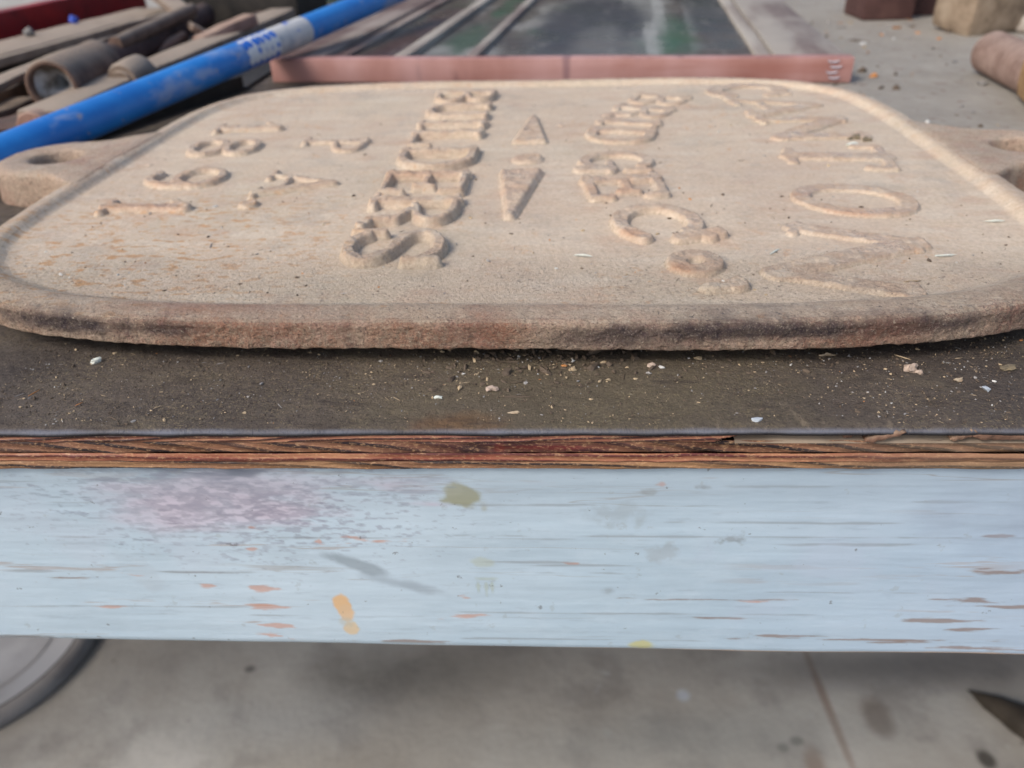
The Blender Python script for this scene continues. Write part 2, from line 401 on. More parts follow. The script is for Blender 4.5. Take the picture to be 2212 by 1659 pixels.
def mat_rust(name, a, b_, c, dust=.4, dcol=(.30, .26, .21), rough=.8, sc=40):
    n = NT(name, rough, .3)
    col = n.ramp(n.noise(sc, 5, .65), [(.32, a), (.5, b_), (.7, c)])
    g = n.N.new('ShaderNodeNewGeometry'); gz = n.xyz(g.outputs['Normal'])[2]
    d = n.math('MULTIPLY', n.mr(gz, .25, .9), n.mr(n.noise(sc*.8, 4, .6, loc=(2, 2, 2)), .2, .6, .5, 1))
    col = n.mix(n.math('MULTIPLY', d, dust), col, dcol)
    b = n.bump(n.noise(sc*6, 5, .7), .6, .0012)
    return n.done(col, b)

def mat_plain(name, c1, c2, rough=.6, sc=60, dust=0.0, spec=.35, nsc=(1, 1, 1)):
    n = NT(name, rough, spec)
    col = n.mix(n.mr(n.noise(sc, 4, .6, sc=nsc), .4, .65), c1, c2)
    if dust:
        col = n.mix(n.math('MULTIPLY', n.mr(n.noise(sc*.5, 5, .6, loc=(4, 1, 0)), .45, .7), dust), col, (.36, .33, .29))
    b = n.bump(n.noise(sc*6, 3, .6), .3, .0006)
    return n.done(col, b)

def plank_stains(S):
    st = (.3, 1, 1.6)
    # pink smear with dark mottling
    pk = (.52, .46, .54)
    S(460, 1050, 170, 36, pk, .75, .6, .5, 40, 0, st); S(480, 1105, 130, 36, pk, .8, .6, .5, 40, 0, st); S(620, 1110, 60, 16, pk, .6, .6, .5, 60, 0, st)
    S(900, 1062, 80, 14, pk, .75, .6, .5, 60, 0, st); S(930, 1090, 60, 10, (.54, .45, .54), .7, .6, .4, 60, 0, st); S(700, 1035, 260, 10, pk, .5, .8, .5, 40, 0, st)
    S(450, 1028, 85, 18, (.09, .09, .13), .9, .8, .8, 110, 0, st); S(420, 1068, 120, 40, (.14, .14, .19), .38, .8, 1.6, 300, 0, (.5, 1, 1.4)); S(520, 1085, 130, 40, (.20, .19, .25), .32, .8, 1.7, 340, 0, (.5, 1, 1.4)); S(640, 1110, 70, 20, (.24, .22, .29), .22, .8, 1.6, 340, 0, (.5, 1, 1.4))
    S(870, 1050, 60, 14, (.22, .22, .28), .5, .7, .8, 200, 0, st)
    # mustard blot
    S(1008, 1068, 42, 25, (.27, .26, .13), .9, .25, .25, 70); S(975, 1058, 22, 12, (.33, .33, .22), .7, .4, .3, 90); S(1045, 1100, 10, 10, (.33, .33, .25), .6, .5, .3, 90)
    S(1045, 1215, 20, 8, (.40, .45, .38), .6, .6, .5, 90); S(1375, 1394, 24, 9, (.47, .44, .15), .75, .4, .3, 90)
    # faint stencilled strokes
    for dx in (0, 17, 30): S(1033+dx, 1268, 3.5, 15, (.36, .42, .36), .62, .4, .2, 200)
    S(1048, 1250, 22, 4, (.36, .42, .36), .55, .4, .2, 200)
    # flaked paint, bare orange wood
    og = (.50, .22, .12)
    for px, py, w, h in ((540, 1139, 16, 4.5), (690, 1168, 5, 6), (752, 1160, 14, 3), (800, 1169, 40, 3.5), (770, 1175, 20, 3), (447, 1264, 12, 5), (570, 1271, 17, 5), (578, 1312, 27, 5), (590, 1348, 27, 5), (592, 1373, 27, 5),
                         (1007, 1290, 10, 3), (1010, 1332, 26, 4), (545, 1186, 9, 3), (1240, 1217, 16, 2.5), (290, 1243, 18, 3), (230, 1310, 22, 3), (1430, 1047, 9, 4), (1640, 1300, 30, 2)):
        S(px, py, w*.85, h*.8, og, .6, .6, .9, 190, 0, (.35, 1, 1.8))
    br = (.22, .15, .115)
    for px, py, w, h in ((2100, 1296, 48, 4), (2170, 1311, 60, 2.5), (2010, 1340, 45, 6), (2130, 1357, 70, 4), (1950, 1388, 60, 2), (2160, 1235, 45, 3), (2120, 1228, 20, 3), (2150, 1158, 22, 2.5), (2100, 1402, 80, 3.5), (1870, 1381, 120, 2),
                         (1500, 1295, 90, 1.6), (1540, 1335, 40, 2.2), (900, 1385, 50, 2), (120, 1248, 50, 2), (60, 1378, 60, 2), (1700, 1372, 80, 2)):
        S(px, py, w, h*.8, br, .75, .6, .9, 160, 0, (.25, 1, 2.2))
    dk = (.22, .23, .24)
    for px, py, w, h in ((1130, 1215, 60, 1.2), (1270, 1222, 70, 1.2), (1200, 1237, 90, 1.0), (1420, 1240, 60, 1.2), (300, 1160, 180, 1.2), (900, 1163, 240, 1.2), (1700, 1160, 300, 1.2), (1250, 1092, 160, 1.2), (1900, 1130, 160, 1.4), (1850, 1175, 90, 2), (160, 1085, 60, 1.5), (80, 1040, 50, 2),
                         (1600, 1335, 60, 2.0), (1330, 1325, 300, 1.0), (700, 1330, 220, 1.0), (350, 1310, 200, 1.0), (1150, 1380, 200, 1.0), (1750, 1280, 160, 1.2), (1700, 1050, 140, 1.5), (2050, 1085, 120, 1.6), (400, 1235, 90, 1.5), (190, 1235, 120, 1.5)):
        S(px, py, w, h, dk, .5, .8, .9, 130, 0, (.2, 1, 2))
    # bare cream knots
    cm = (.62, .42, .24)
    S(739, 1303, 17, 20, cm, 1, .22, .2, 110); S(748, 1324, 15, 14, (.60, .43, .27), .95, .3, .25, 110); S(760, 1358, 15, 13, (.58, .46, .30), .9, .3, .3, 110); S(745, 1343, 14, 8, (.42, .42, .36), .5, .5, .3, 110)
    # grey rubbed streaks and drips
    S(775, 1222, 70, 11, (.24, .29, .33), .75, .5, .2, 60, -.42); S(870, 1262, 75, 10, (.26, .31, .36), .65, .6, .2, 60, -.30)
    S(965, 1155, 30, 3, (.24, .27, .29), .7, .5, .4, 60, -.45); S(975, 1052, 12, 2, (.24, .28, .26), .7, .5, .4, 60)
    S(1315, 1275, 20, 9, (.28, .33, .37), .7, .4, .3, 90); S(1320, 1110, 40, 14, (.30, .35, .38), .5, .9, .8, 90); S(1580, 1165, 18, 10, (.24, .27, .29), .7, .6, .8, 150); S(1430, 1190, 20, 12, (.30, .34, .37), .5, .8, .8, 120)
    S(1400, 1062, 14, 7, (.28, .30, .30), .6, .5, .4, 120); S(1520, 1053, 14, 5, (.20, .2, .2), .6, .5, .4, 120); S(1800, 1240, 120, 40, (.42, .49, .60), .4, .9, .8, 40); S(330, 1250, 60, 25, (.40, .47, .53), .45, .9, .8, 60)
    S(100, 1150, 200, 60, (.44, .50, .58), .35, .9, .8, 30); S(2160, 1100, 100, 90, (.30, .37, .47), .5, .9, .5, 30)  # right-end patch: dirt mixed with vignette darkening painted in

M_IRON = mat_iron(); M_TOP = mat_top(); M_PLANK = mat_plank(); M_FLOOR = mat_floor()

# ------------------------------------------------------------------ floor
fl = mk('floor', [(-40, -30, 0), (40, -30, 0), (40, 60, 0), (-40, 60, 0)], [(0, 1, 2, 3)], M_FLOOR, smooth=False, loc=(0, 0, -5.3*H))
# keep stain coordinates relative to the bench-top datum
fl.data.transform(Matrix.Translation((0, 0, -5.3*H))); fl.location = (0, 0, 0)
tag(fl, kind='structure')

# ------------------------------------------------------------------ workbench
bench = empty('workbench', (-math.sin(TT)*TY*H, math.cos(TT)*TY*H, 0), TT)
tag(bench, 'workbench with dirty brown plywood top, split ply edge and pale blue painted front board', 'workbench')
X0, X1, YB = -8.5, 8.5, 8.35
# x stations: fine where the camera looks, coarse elsewhere
xs = np.concatenate([np.linspace(X0, -1.5, 15)[:-1], np.linspace(-1.5, 1.5, 700), np.linspace(1.5, X1, 15)[1:]])
ys = np.concatenate([np.linspace(0, .6, 110), np.linspace(.6, 2, 30)[1:], np.linspace(2, YB, 24)[1:]])
def build_top():
    V = []
    chip = fbm(np.stack([xs*1, xs*0, xs*0], 1), 7, 4, 3)*.006
    lipz = .010+fbm(np.stack([xs, xs*0, xs*0], 1), 5, 3, 9)*.003
    gx, gy = np.meshgrid(xs, ys, indexing='ij')
    P = np.stack([gx.ravel(), gy.ravel(), gx.ravel()*0], 1)
    z = (fbm(P, 2.2, 3, 1)*.003 + fbm(P*[1, 1.5, 1], 24, 4, 2)*.003).reshape(gx.shape)
    nearw = np.clip(1-gy/.02, 0, 1)
    z = z*np.clip(gy/.02, .2, 1) - lipz[:, None]*nearw**2*.6
    yy = gy + (1-np.clip(gy/.03, 0, 1))*chip[:, None]
    cols = []
    for i in range(len(xs)):
        front = [(xs[i], chip[i]+.012, -.0165), (xs[i], chip[i]-.002, -.0150), (xs[i], chip[i]-.004, -.010)]
        cols += front + [(gx[i, j], yy[i, j], z[i, j]) for j in range(len(ys))]
    V = np.array(cols)*H
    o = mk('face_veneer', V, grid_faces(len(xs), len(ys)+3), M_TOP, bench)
    return chip
chip = build_top()
XC = on_front(1560, 940)[0]        # where the second veneer has split off
def ply_layer(name, z0, z1, mat, seed, off=0.004, gap=False, amp=.003):
    nz = 9
    zz = np.linspace(z0, z1, nz)
    V = []
    ph = np.stack([xs, xs*0, xs*0+seed], 1)
    l = fbm(ph, 6, 4, seed)*.004
    for i, x in enumerate(xs):
        rec = 0.0; cut = 0
        if gap:
            e = XC + .025*math.sin(40*z0)
            for j, zv in enumerate(zz):
                pass
        for j, zv in enumerate(zz):
            o_ = off + l[i]
            if gap:
                tt = (zv-z0)/(z1-z0)
                edge = XC+.035-.055*tt + .006*math.sin(tt*9+1)
                if x > edge: o_ += .055
            if j in (0, nz-1): o_ += .0035
            V.append((x, o_, zv))
        V.append((x, 1.2, z1))
    V = np.array(V)
    n = fbm(V*[.5, 1, 2.4], 40, 4, seed)
    m_ = np.ones(len(V), bool); m_[nz::nz+1] = False
    V[m_, 1] += n[m_]*amp
    return mk(name, V*H, grid_faces(len(xs), nz+1), mat, bench)
mA = mat_ply('ply_edge_red', (.37, .175, .10), (.22, .08, .055), (.05, .018, .02), -.035, 560, .44, 1, .35)
mB = mat_ply('ply_edge_dark', (.24, .115, .065), (.15, .068, .042), (.014, .010, .016), .15, 260, .38, 2, 1.3,
             [((-.05, 0, -.053), (.22, 1, .020), .75, (.07, .018, .018)), ((.0, 0, -.053), (.10, 1, .006), .5, (.16, .02, .016)), ((-.11, 0, -.053), (.012, 1, .012), .55, (.17, .022, .016)), ((-.17, 0, -.055), (.03, 1, .016), .7, (.02, .01, .012))])
mC = mat_ply('ply_edge_orange', (.36, .165, .09), (.23, .065, .04), (.10, .025, .025), .010, 360, .36, 3, .45)
mD = mat_ply('ply_edge_tan', (.33, .19, .095), (.22, .11, .06), (.03, .022, .024), .055, 300, .30, 4, .9)
ply_layer('veneer', -.0165, -.036, mA, 1, .003, True)
ply_layer('veneer', -.036, -.069, mB, 2, .006, amp=.004)
ply_layer('veneer', -.069, -.092, mC, 3, .003)
ply_layer('veneer', -.092, -.114, mD, 4, .004)
# dusty broken shelf behind the split veneer and its splinters
M_SPL = mat_rust('splinter_wood', (.07, .04, .03), (.17, .095, .065), (.29, .19, .13), .3, (.3, .25, .18), .7, 60)
M_GAP = mat_plain('dust_packed_split', (.20, .155, .115), (.28, .225, .17), .9, 60)
gp = []; nn = 140
gx_ = np.linspace(XC+.03, 1.4, nn)
for x in gx_:
    w = .034+.004*math.sin(x*23)+.003*math.sin(x*71)
    gp += [(x, .045, -.018), (x, .040, -.030), (x, .010+.004*math.sin(x*31), -.0352), (x, .004, -.040)]
mk('split_seam', np.array(gp)*H, grid_faces(nn, 4), M_GAP, bench)
def splinter(px0, py0, px1, py1, th0, th1, y0=.0, twist=0.0):
    a = on_front(px0, py0); b = on_front(px1, py1); V = []
    n_ = 14
    for k in range(n_):
        t = k/(n_-1); w = th0+(th1-th0)*t
        w *= (1-.9*abs(2*t-1)**6)
        x = a[0]+(b[0]-a[0])*t; z = a[1]+(b[1]-a[1])*t + .002*math.sin(k*2.1)
        d = .018*(1-.6*t)
        for (dy, dz) in ((0, w/2), (-.004, w/4), (-.005+.002*math.sin(k*1.7), -w/3), (0, -w/2), (d, -w/2), (d, w/2)):
            V.append((x, y0+dy+.01*t*twist, z+dz))
    n6 = 6; F = []
    for i in range(n_-1):
        for j in range(n6): F.append((i*n6+j, (i+1)*n6+j, (i+1)*n6+(j+1) % n6, i*n6+(j+1) % n6))
    F += [tuple(range(n6)), tuple(reversed([(n_-1)*n6+j for j in range(n6)]))]
    mk('splinter', np.array(V)*H, F, M_SPL, bench)
splinter(1868, 953, 1955, 932, .020, .010, .002, -.3)
splinter(1700, 941, 1790, 940, .006, .010, .012)
splinter(2052, 950, 2110, 935, .016, .020, .004)
splinter(2100, 942, 2240, 944, .024, .020, .003)
splinter(1822, 945, 1845, 946, .014, .012, .012)

# painted front board: eased edges, slightly wavy; stains and flakes are painted per vertex
def board():
    n = 900; X = np.concatenate([np.linspace(X0, -1.45, 10)[:-1], np.linspace(-1.45, 1.5, n), np.linspace(1.5, X1, 10)[1:]])
    wv = fbm(np.stack([X, X*0, X*0], 1), 1.6, 4, 21)*.009
    Zm = np.linspace(-.118, -.70, 230)
    zs = np.concatenate([[-.116], Zm, [-.712, -.722, -.729, -.730]])
    off = np.full(len(zs), .020); off[-4:] = [.0225, .028, .042, .22]
    gx, gz = np.meshgrid(X, zs, indexing='ij')
    gy = np.broadcast_to(off, gx.shape).copy()
    gzz = gz + (wv - .016 - .011*np.clip(X+1, -1, 3))[:, None]*np.clip((-gz-.3)/.4, 0, 1)
    V = np.stack([gx.ravel(), gy.ravel(), gzz.ravel()], 1)
    V[:, 1] += fbm(V*[.12, 1, 1.3], 14, 5, 5)*.0028
    P = V*[1, 0, 1]
    colr = np.zeros((len(V), 3)); al = np.zeros(len(V))
    NZ = {}
    def S(px, py, w, h, c, k=.9, edge=.45, nz=.4, ns=90, ang=0.0, nsc=(1, 1, 1)):
        cx, cz = on_front(px, py, .02)
        ax = abs(on_front(px+w, py, .02)[0]-cx); az_ = abs(on_front(px, py+h, .02)[1]-cz)
        key = (ns, nsc)
        if key not in NZ: NZ[key] = fbm(P*np.array(nsc), ns*H*1.6, 5, len(NZ)*3+40)*2.2
        dx = V[:, 0]-cx; dz = V[:, 2]-cz
        if ang: c_, s_ = math.cos(ang), math.sin(ang); dx, dz = c_*dx+s_*dz, -s_*dx+c_*dz
        d = np.hypot(dx/ax, dz/az_) + NZ[key]*nz*1.6
        m_ = np.clip((1+edge-d)/(2*edge), 0, 1); m_ = m_*m_*(3-2*m_)*k
        na = m_+al*(1-m_)
        colr[:] = np.where(na[:, None] > 1e-4, (np.array(c)*m_[:, None]+colr*(al*(1-m_))[:, None])/np.maximum(na, 1e-4)[:, None], colr)
        al[:] = na
    plank_stains(S)
    o = mk('front_board', V*H, grid_faces(len(X), len(zs)), M_PLANK, bench)
    at = o.data.attributes.new('stain', 'FLOAT_COLOR', 'POINT')
    at.data.foreach_set('color', np.c_[colr, al].astype(np.float32).ravel())
board()
M_WOOD = mat_plain('weathered_wood', (.16, .11, .07), (.10, .07, .05), .8, 30, .2, nsc=(1, 1, .2))
for lx in (-7.9, 7.9):
    for ly in (.55, 7.9):
        from_bm('leg', rbox(.55, .55, 5.15, .02), M_WOOD, bench, loc=(lx*H, ly*H, (-.14-2.58)*H))
from_bm('rear_board', rbox(16.9, .24, .6, .01), M_WOOD, bench, loc=(0, 8.1*H, -.43*H))
from_bm('underside_panel', rbox(16.9, 8.0, .02, 0), M_WOOD, bench, loc=(0, 4.25*H, -.128*H), smooth=False)

# ------------------------------------------------------------------ the cast iron plaque
PA = -0.0725; PC = (.0578, 3.1088)
plaque = empty('cast_iron_plaque', (PC[0]*H, PC[1]*H, 0), PA)
tag(plaque, 'large rusty dust-covered cast iron builder plaque lying flat on the bench, raised letters', 'plaque')
A_, B_, NE = 1.70, 1.442, 4.6
ZB, ZF, ZR = .046, .105, .130
def undul(x, y):
    return .0035*np.sin(2.1*x+.7)*np.cos(1.7*y)+.002*np.sin(5.3*x+3.1*y)
def outline(n):
    # evenly spaced points of the outline and their outward normals
    t = np.linspace(0, 2*np.pi, 40001)[:-1]
    c, s = np.cos(t), np.sin(t)
    x = A_*np.sign(c)*np.abs(c)**(2/NE); y = B_*np.sign(s)*np.abs(s)**(2/NE)
    d = np.r_[0, np.cumsum(np.hypot(np.diff(np.r_[x, x[0]]), np.diff(np.r_[y, y[0]])))]
    u = np.linspace(0, d[-1], n+1)[:-1]
    x = np.interp(u, d, np.r_[x, x[0]]); y = np.interp(u, d, np.r_[y, y[0]])
    tx = np.roll(x, -1)-np.roll(x, 1); ty = np.roll(y, -1)-np.roll(y, 1); l = np.hypot(tx, ty)
    nx, ny = ty/l, -tx/l
    for _ in range(6):
        nx = (nx+np.roll(nx, 1)+np.roll(nx, -1))/3; ny = (ny+np.roll(ny, 1)+np.roll(ny, -1))/3
    return x, y, nx, ny
NO = 2000
ox, oy, onx, ony = outline(NO)
# profile: inset from the outline, height
cxr_ = 0
prof = [(.30, ZB), (.03, ZB), (.008, ZB+.002), (.0, ZB+.008)]
for z in np.linspace(ZB+.014, .102, 11): prof.append((.004*(z-ZB)/.05, z))
cxr = .022
for a in np.linspace(0, math.pi/2, 12)[1:]: prof.append((.004+cxr*(1-math.cos(a)), .102+(ZR-.106)*math.sin(a)))
for k in np.linspace(0, 1, 6)[1:]: prof.append((.026+.036*k, ZR-.004+.004*math.sin(k*2.2)))
for k in np.linspace(0, 1, 12)[1:]: prof.append((.062+.045*k, ZR-.0008-(ZR-.0008-ZF)*(k*k*(3-2*k))))
prof = np.array(prof)
V = []; side = []
for i in range(NO):
    wf = 1+.55*max(0, min(1, (-oy[i]-.9)/.4))+.15*max(0, onx[i])
    for (d, z) in prof:
        if d > .026: d = .026+(d-.026)*wf
        V.append((ox[i]-onx[i]*d, oy[i]-ony[i]*d, z))
V = np.array(V).reshape(NO, len(prof), 3)
inner = V[:, -1, :].copy()
rings = np.concatenate([np.linspace(1, .90, 22)[1:], np.linspace(.90, 0, 46)[1:]])
Rg = []
for s in rings: 
    q = inner.copy(); q[:, 0] *= s; q[:, 1] *= s; Rg.append(q)
Rg = np.stack(Rg, 1)
full = np.concatenate([V, Rg], 1)
nv = full.shape[1]
flat = full.reshape(-1, 3)
# casting roughness
npz = np.zeros((NO, nv, 3))
npz[:, :, 2] = 1
pf = len(prof)
for j in range(pf):
    a = prof[max(j-1, 0)]; b = prof[min(j+1, pf-1)]
    t = np.array([-(b[0]-a[0]), b[1]-a[1]]); t /= np.linalg.norm(t)+1e-9
    no, nz_ = t[1], -t[0]           # outward, up
    if j <= 1: no, nz_ = 0, -1
    npz[:, j, 0] = onx*no; npz[:, j, 1] = ony*no; npz[:, j, 2] = nz_
npf = npz.reshape(-1, 3)
ampl = np.full((NO, nv), .0011); ampl[:, 2:16] = .0052; ampl[:, 16:26] = .0040; ampl[:, 26:pf] = .0022
nearf = np.clip((-full[:, :, 1]-.8)/.5, 0, 1)
ampl = ampl*(0.55+.45*nearf); ampl[:, :2] = 0
nz1 = fbm(flat, 16, 2, 31); nz2 = fbm(flat, 60, 3, 35)
flat = flat + npf*((nz1*.6+nz2*.7)*ampl.reshape(-1))[:, None]
inr = np.repeat(np.arange(nv)[None, :] >= pf-6, NO, 0).reshape(-1)
flat[:, 2] += np.where(inr, undul(flat[:, 0], flat[:, 1]), 0)
flat[:, 2] += np.where(~inr, undul(flat[:, 0], flat[:, 1])*.6, 0)
body = mk('plate_body', flat*H, grid_faces(NO, nv, True), M_IRON, plaque)
sv = np.zeros((NO, nv), np.float32); sv[:, :17] = 1; sv[:, 17:20] = .75; sv[:, 20:24] = .45; sv[:, 24:27] = .30; sv[:, 27:31] = .22; sv[:, 31:36] = .12
sv *= (.35+.65*np.clip((-full[:, :, 1]+.2)/1.2, 0, 1))
at = body.data.attributes.new('side', 'FLOAT', 'POINT'); at.data.foreach_set('value', sv.reshape(-1))

# lugs
def lug(sgn):
    cx, cy = sgn*1.92, 0.02
    # outline polygon in (s, w): s = inwards distance from the hole centre
    po = []
    for a in np.linspace(math.pi/2, math.pi*1.5, 40): po.append((math.cos(a)*.225, math.sin(a)*.235))
    for s in np.linspace(0.02, .295, 16): po.append((s, -(.235+.16*min(1, (s/.27))**2.0)))
    for w_ in np.linspace(-.39, .39, 30): po.append((.295, w_))
    for s in np.linspace(.295, .02, 16): po.append((s, (.235+.16*min(1, (s/.27))**2.0)))
    po = np.array(po); n = 120; out = []
    ang = np.unwrap(np.arctan2(po[:, 1], po[:, 0])); order = np.argsort(ang)
    rr = np.hypot(po[:, 0], po[:, 1])
    A = np.linspace(0, 2*np.pi, n+1)[:-1]
    a_s = ang[order]; r_s = rr[order]
    a3 = np.r_[a_s-2*np.pi, a_s, a_s+2*np.pi]; r3 = np.r_[r_s, r_s, r_s]
    Rr = np.interp(A, a3, r3)
    V = []
    rh = .098
    pr = [('h', -.01, .0), ('h', -.004, .115), ('h', .006, .127), ('h', .02, .131), ('o', .06, .1335), ('o', .03, .132), ('o', .012, .127), ('o', .003, .112), ('o', 0, .09), ('o', -.006, .045), ('o', -.012, .0)]
    for k in range(n):
        for w, d, z in pr:
            r = rh+d if w == 'h' else Rr[k]-d
            s, t = r*math.cos(A[k]), r*math.sin(A[k])
            V.append((cx-sgn*s, cy+t, z))
    V = np.array(V)
    V += np.stack([fbm(V, 12, 3, 50+k) for k in range(3)], 1)*[.005, .005, .004]
    f = grid_faces(n, len(pr), True)
    if sgn > 0: f = [tuple(reversed(q)) for q in f]
    o = mk('mounting_lug', V*H, f, M_IRON, plaque)
    sv = np.tile(np.array([1, .9, .6, .55, .5, .5, .6, .8, .9, .9, 1], np.float32)*.8, n)
    at = o.data.attributes.new('side', 'FLOAT', 'POINT'); at.data.foreach_set('value', sv)
    return o
lug(-1); lug(1)

# ---- raised glyphs: strokes -> distance field -> worn relief
def arc(cx, cy, rx, ry, a0, a1, n=12):
    return [(cx+rx*math.cos(R(a)), cy+ry*math.sin(R(a))) for a in np.linspace(a0, a1, n)]
def ser(x, y, w): return [(x-w, y), (x+w, y)]
def glyph(ch, w, T, t, S=True):
    """strokes [(points, half width)] in a box w x 1; T thick and t thin half strokes"""
    L, Rr, b, u = T, w-T, t, 1-t
    q = []
    sw = T*1.9
    def sf(x, y): q.append((ser(x, y, sw), t)) if S else None
    if ch == 'I': q.append(([(w/2, b), (w/2, u)], T)); sf(w/2, b); sf(w/2, u)
    elif ch == '1':
        q.append(([(w/2, b), (w/2, u-.02)], T)); sf(w/2, b); q.append(([(w/2, u-.03), (w/2-.2, u-.2)], T*.7))
    elif ch == 'L': q += [([(L+.04, b), (L+.04, u)], T), ([(.0, b), (w-t, b), (w-t, .3)], t)]; sf(L+.04, u)
    elif ch == 'E': q += [([(L+.04, b), (L+.04, u)], T), ([(.02, b), (w-t, b), (w-t, .27)], t), ([(.02, u), (w-t, u), (w-t, .74)], t), ([(L, .52), (w*.72, .52)], t), ([(w*.72, .42), (w*.72, .62)], t)]
    elif ch == 'T': q += [([(w/2, b), (w/2, u)], T), ([(t, .74), (t, u), (w-t, u), (w-t, .74)], t)]; sf(w/2, b)
    elif ch == 'N': q += [([(L, b), (L, u)], T*.85), ([(w-L, b), (w-L, u)], T*.85), ([(L, u-.03), (w-L, b+.03)], T*1.05), ([(L-.1, b), (L+.12, b)], t*.8), ([(w-L-.12, u), (w-L+.1, u)], t*.8), ([(L-.1, u), (L+.1, u)], t*.8)]
    elif ch == 'A': q += [([(L*.6, b), (w*.47, u)], t*1.15), ([(w-L*.9, b), (w*.5, u)], T), ([(w*.25, .33), (w*.75, .33)], t)]; sf(L*.6, b); sf(w-L*.9, b)
    elif ch == 'O': q.append((arc(w/2, .5, w/2-T, .5-t*1.1, 0, 360, 28), (T+t)/2))
    elif ch == 'C': q += [(arc(w/2+.02, .5, w/2-T, .5-t*1.1, 52, 308, 24), (T*.9+t*.4)), ([(w-t, .62), (w-t, .9)], t)]
    elif ch == 'c':
        q += [(arc(w/2+.02, .5, w/2-T, .5-t*1.4, 48, 318, 26), T*.82), ([(w-T*.9, .58), (w-T*.9, .98)], t*1.1), ([(w*.8, .72), (w-.04, .86)], T*.8)]
    elif ch == 'G': q += [(arc(w/2+.02, .5, w/2-T, .5-t*1.1, 52, 325, 24), T*.85), ([(w-T, .02), (w-T, .42)], T), ([(w*.55, .42), (w, .42)], t), ([(w-t, .64), (w-t, .92)], t)]
    elif ch == 'D': q += [([(L+.05, b), (L+.05, u)], T), ([(.02, b), (w*.45, b)]+arc(w*.45, .5, w*.55-T, .5-t, -88, 88, 16)+[(w*.45, u), (.02, u)], (T*.55+t*.5))]
    elif ch in 'BPR':
        q += [([(L+.05, b), (L+.05, u)], T), ([(.02, u), (w*.45, u)]+arc(w*.45, .755, w*.46-T*.8, .245-t, 85, -85, 12)+[(w*.3, .51)], T*.62)]
        if ch == 'B': q += [([(.02, b), (w*.5, b)]+arc(w*.48, .265, w*.52-T*.8, .265-t, -85, 85, 12)+[(w*.3, .53)], T*.66)]
        if ch == 'R': q += [([(w*.5, .5), (w*.78, .36), (w*.82, .12), (w, t)], T*.75)]; sf(L+.05, b)
        if ch == 'P': sf(L+.05, b)
    elif ch == 'U': q += [([(L+.04, u), (L+.04, .3)]+arc(w/2, .32, w/2-T-.04, .32-t, 180, 360, 14)+[(w-T-.04, u)], T*.8)]; sf(L+.03, u); sf(w-L-.03, u)
    elif ch == 'S':
        q += [(arc(w/2, .735, w/2-T, .265-t*1.2, 25, 250, 14)+arc(w/2, .275, w/2-T, .275-t*1.2, 70, -155, 14), T*.78), ([(w-t, .66), (w-t, .96)], t), ([(t, .04), (t, .34)], t)]
    elif ch == '8': q += [(arc(w/2, .75, w/2-T*1.25, .25-t, 0, 360, 20), T*.62), (arc(w/2, .27, w/2-T, .27-t, 0, 360, 20), T*.66)]
    elif ch == '9': q += [(arc(w/2, .68, w/2-T, .32-t, 0, 360, 22), T*.68), (arc(w/2, .5, w/2-T, .5-t, 10, -75, 12)+[(w*.3, .1)], T*.7)]
    elif ch == '.': q.append(([(w/2, .1), (w/2+.01, .1)], .12))
    elif ch == ',': q += [([(w/2, .72), (w/2+.01, .66)], .24), ([(w/2+.06, .6), (w/2-.06, .2), (w/2-.12, .06)], .13)]
    return q
def relief(name, strokes, to_local, hgt, soft, pad, seed, res=.0042):
    """strokes in plaque space: [(pts Nx2, halfwidth)]"""
    allp = np.concatenate([np.array(s[0]) for s in strokes])
    mx = max(s[1] for s in strokes)+soft+.01
    lo = allp.min(0)-mx; hi = allp.max(0)+mx
    nx = int((hi[0]-lo[0])/res)+2; ny = int((hi[1]-lo[1])/res)+2
    gx, gy = np.meshgrid(np.linspace(lo[0], hi[0], nx), np.linspace(lo[1], hi[1], ny), indexing='ij')
    P = np.stack([gx.ravel(), gy.ravel()], 1)
    P3 = np.c_[P, np.zeros(len(P))]
    D = np.full(len(P), 9.)
    for pts, hw in strokes:
        pts = np.array(pts)
        for a, b in zip(pts[:-1], pts[1:]):
            ab = b-a; t = np.clip(((P-a)@ab)/max(ab@ab, 1e-9), 0, 1)
            D = np.minimum(D, np.linalg.norm(P-a-t[:, None]*ab, axis=1)-hw)
    D += fbm(P3, 22, 3, seed)*.003
    k = np.clip((soft-D)/(1.7*soft), 0, 1); k = k*k*(3-2*k)
    h = hgt*k*(1+.20*fbm(P3, 30, 3, seed+5)) + k*fbm(P3, 75, 2, seed+9)*.0022
    z = ZF+undul(P[:, 0], P[:, 1])-.0012+h+.0
    keep = k > .004
    kk = keep.reshape(nx, ny)
    idx = -np.ones(nx*ny, int); F = []
    cell = kk[:-1, :-1] | kk[1:, :-1] | kk[1:, 1:] | kk[:-1, 1:]
    ii, jj = np.nonzero(cell)
    q = np.stack([ii*ny+jj, (ii+1)*ny+jj, (ii+1)*ny+jj+1, ii*ny+jj+1], 1)
    u, inv = np.unique(q, return_inverse=True)
    Vv = np.c_[P[u], z[u]]*H
    o = mk(name, Vv, inv.reshape(-1, 4), M_IRON, plaque)
    ku = k[u]
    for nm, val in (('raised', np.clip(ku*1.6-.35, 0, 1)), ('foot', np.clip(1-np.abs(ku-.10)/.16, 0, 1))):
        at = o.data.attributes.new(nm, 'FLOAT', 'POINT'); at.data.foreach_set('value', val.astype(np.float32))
    return o
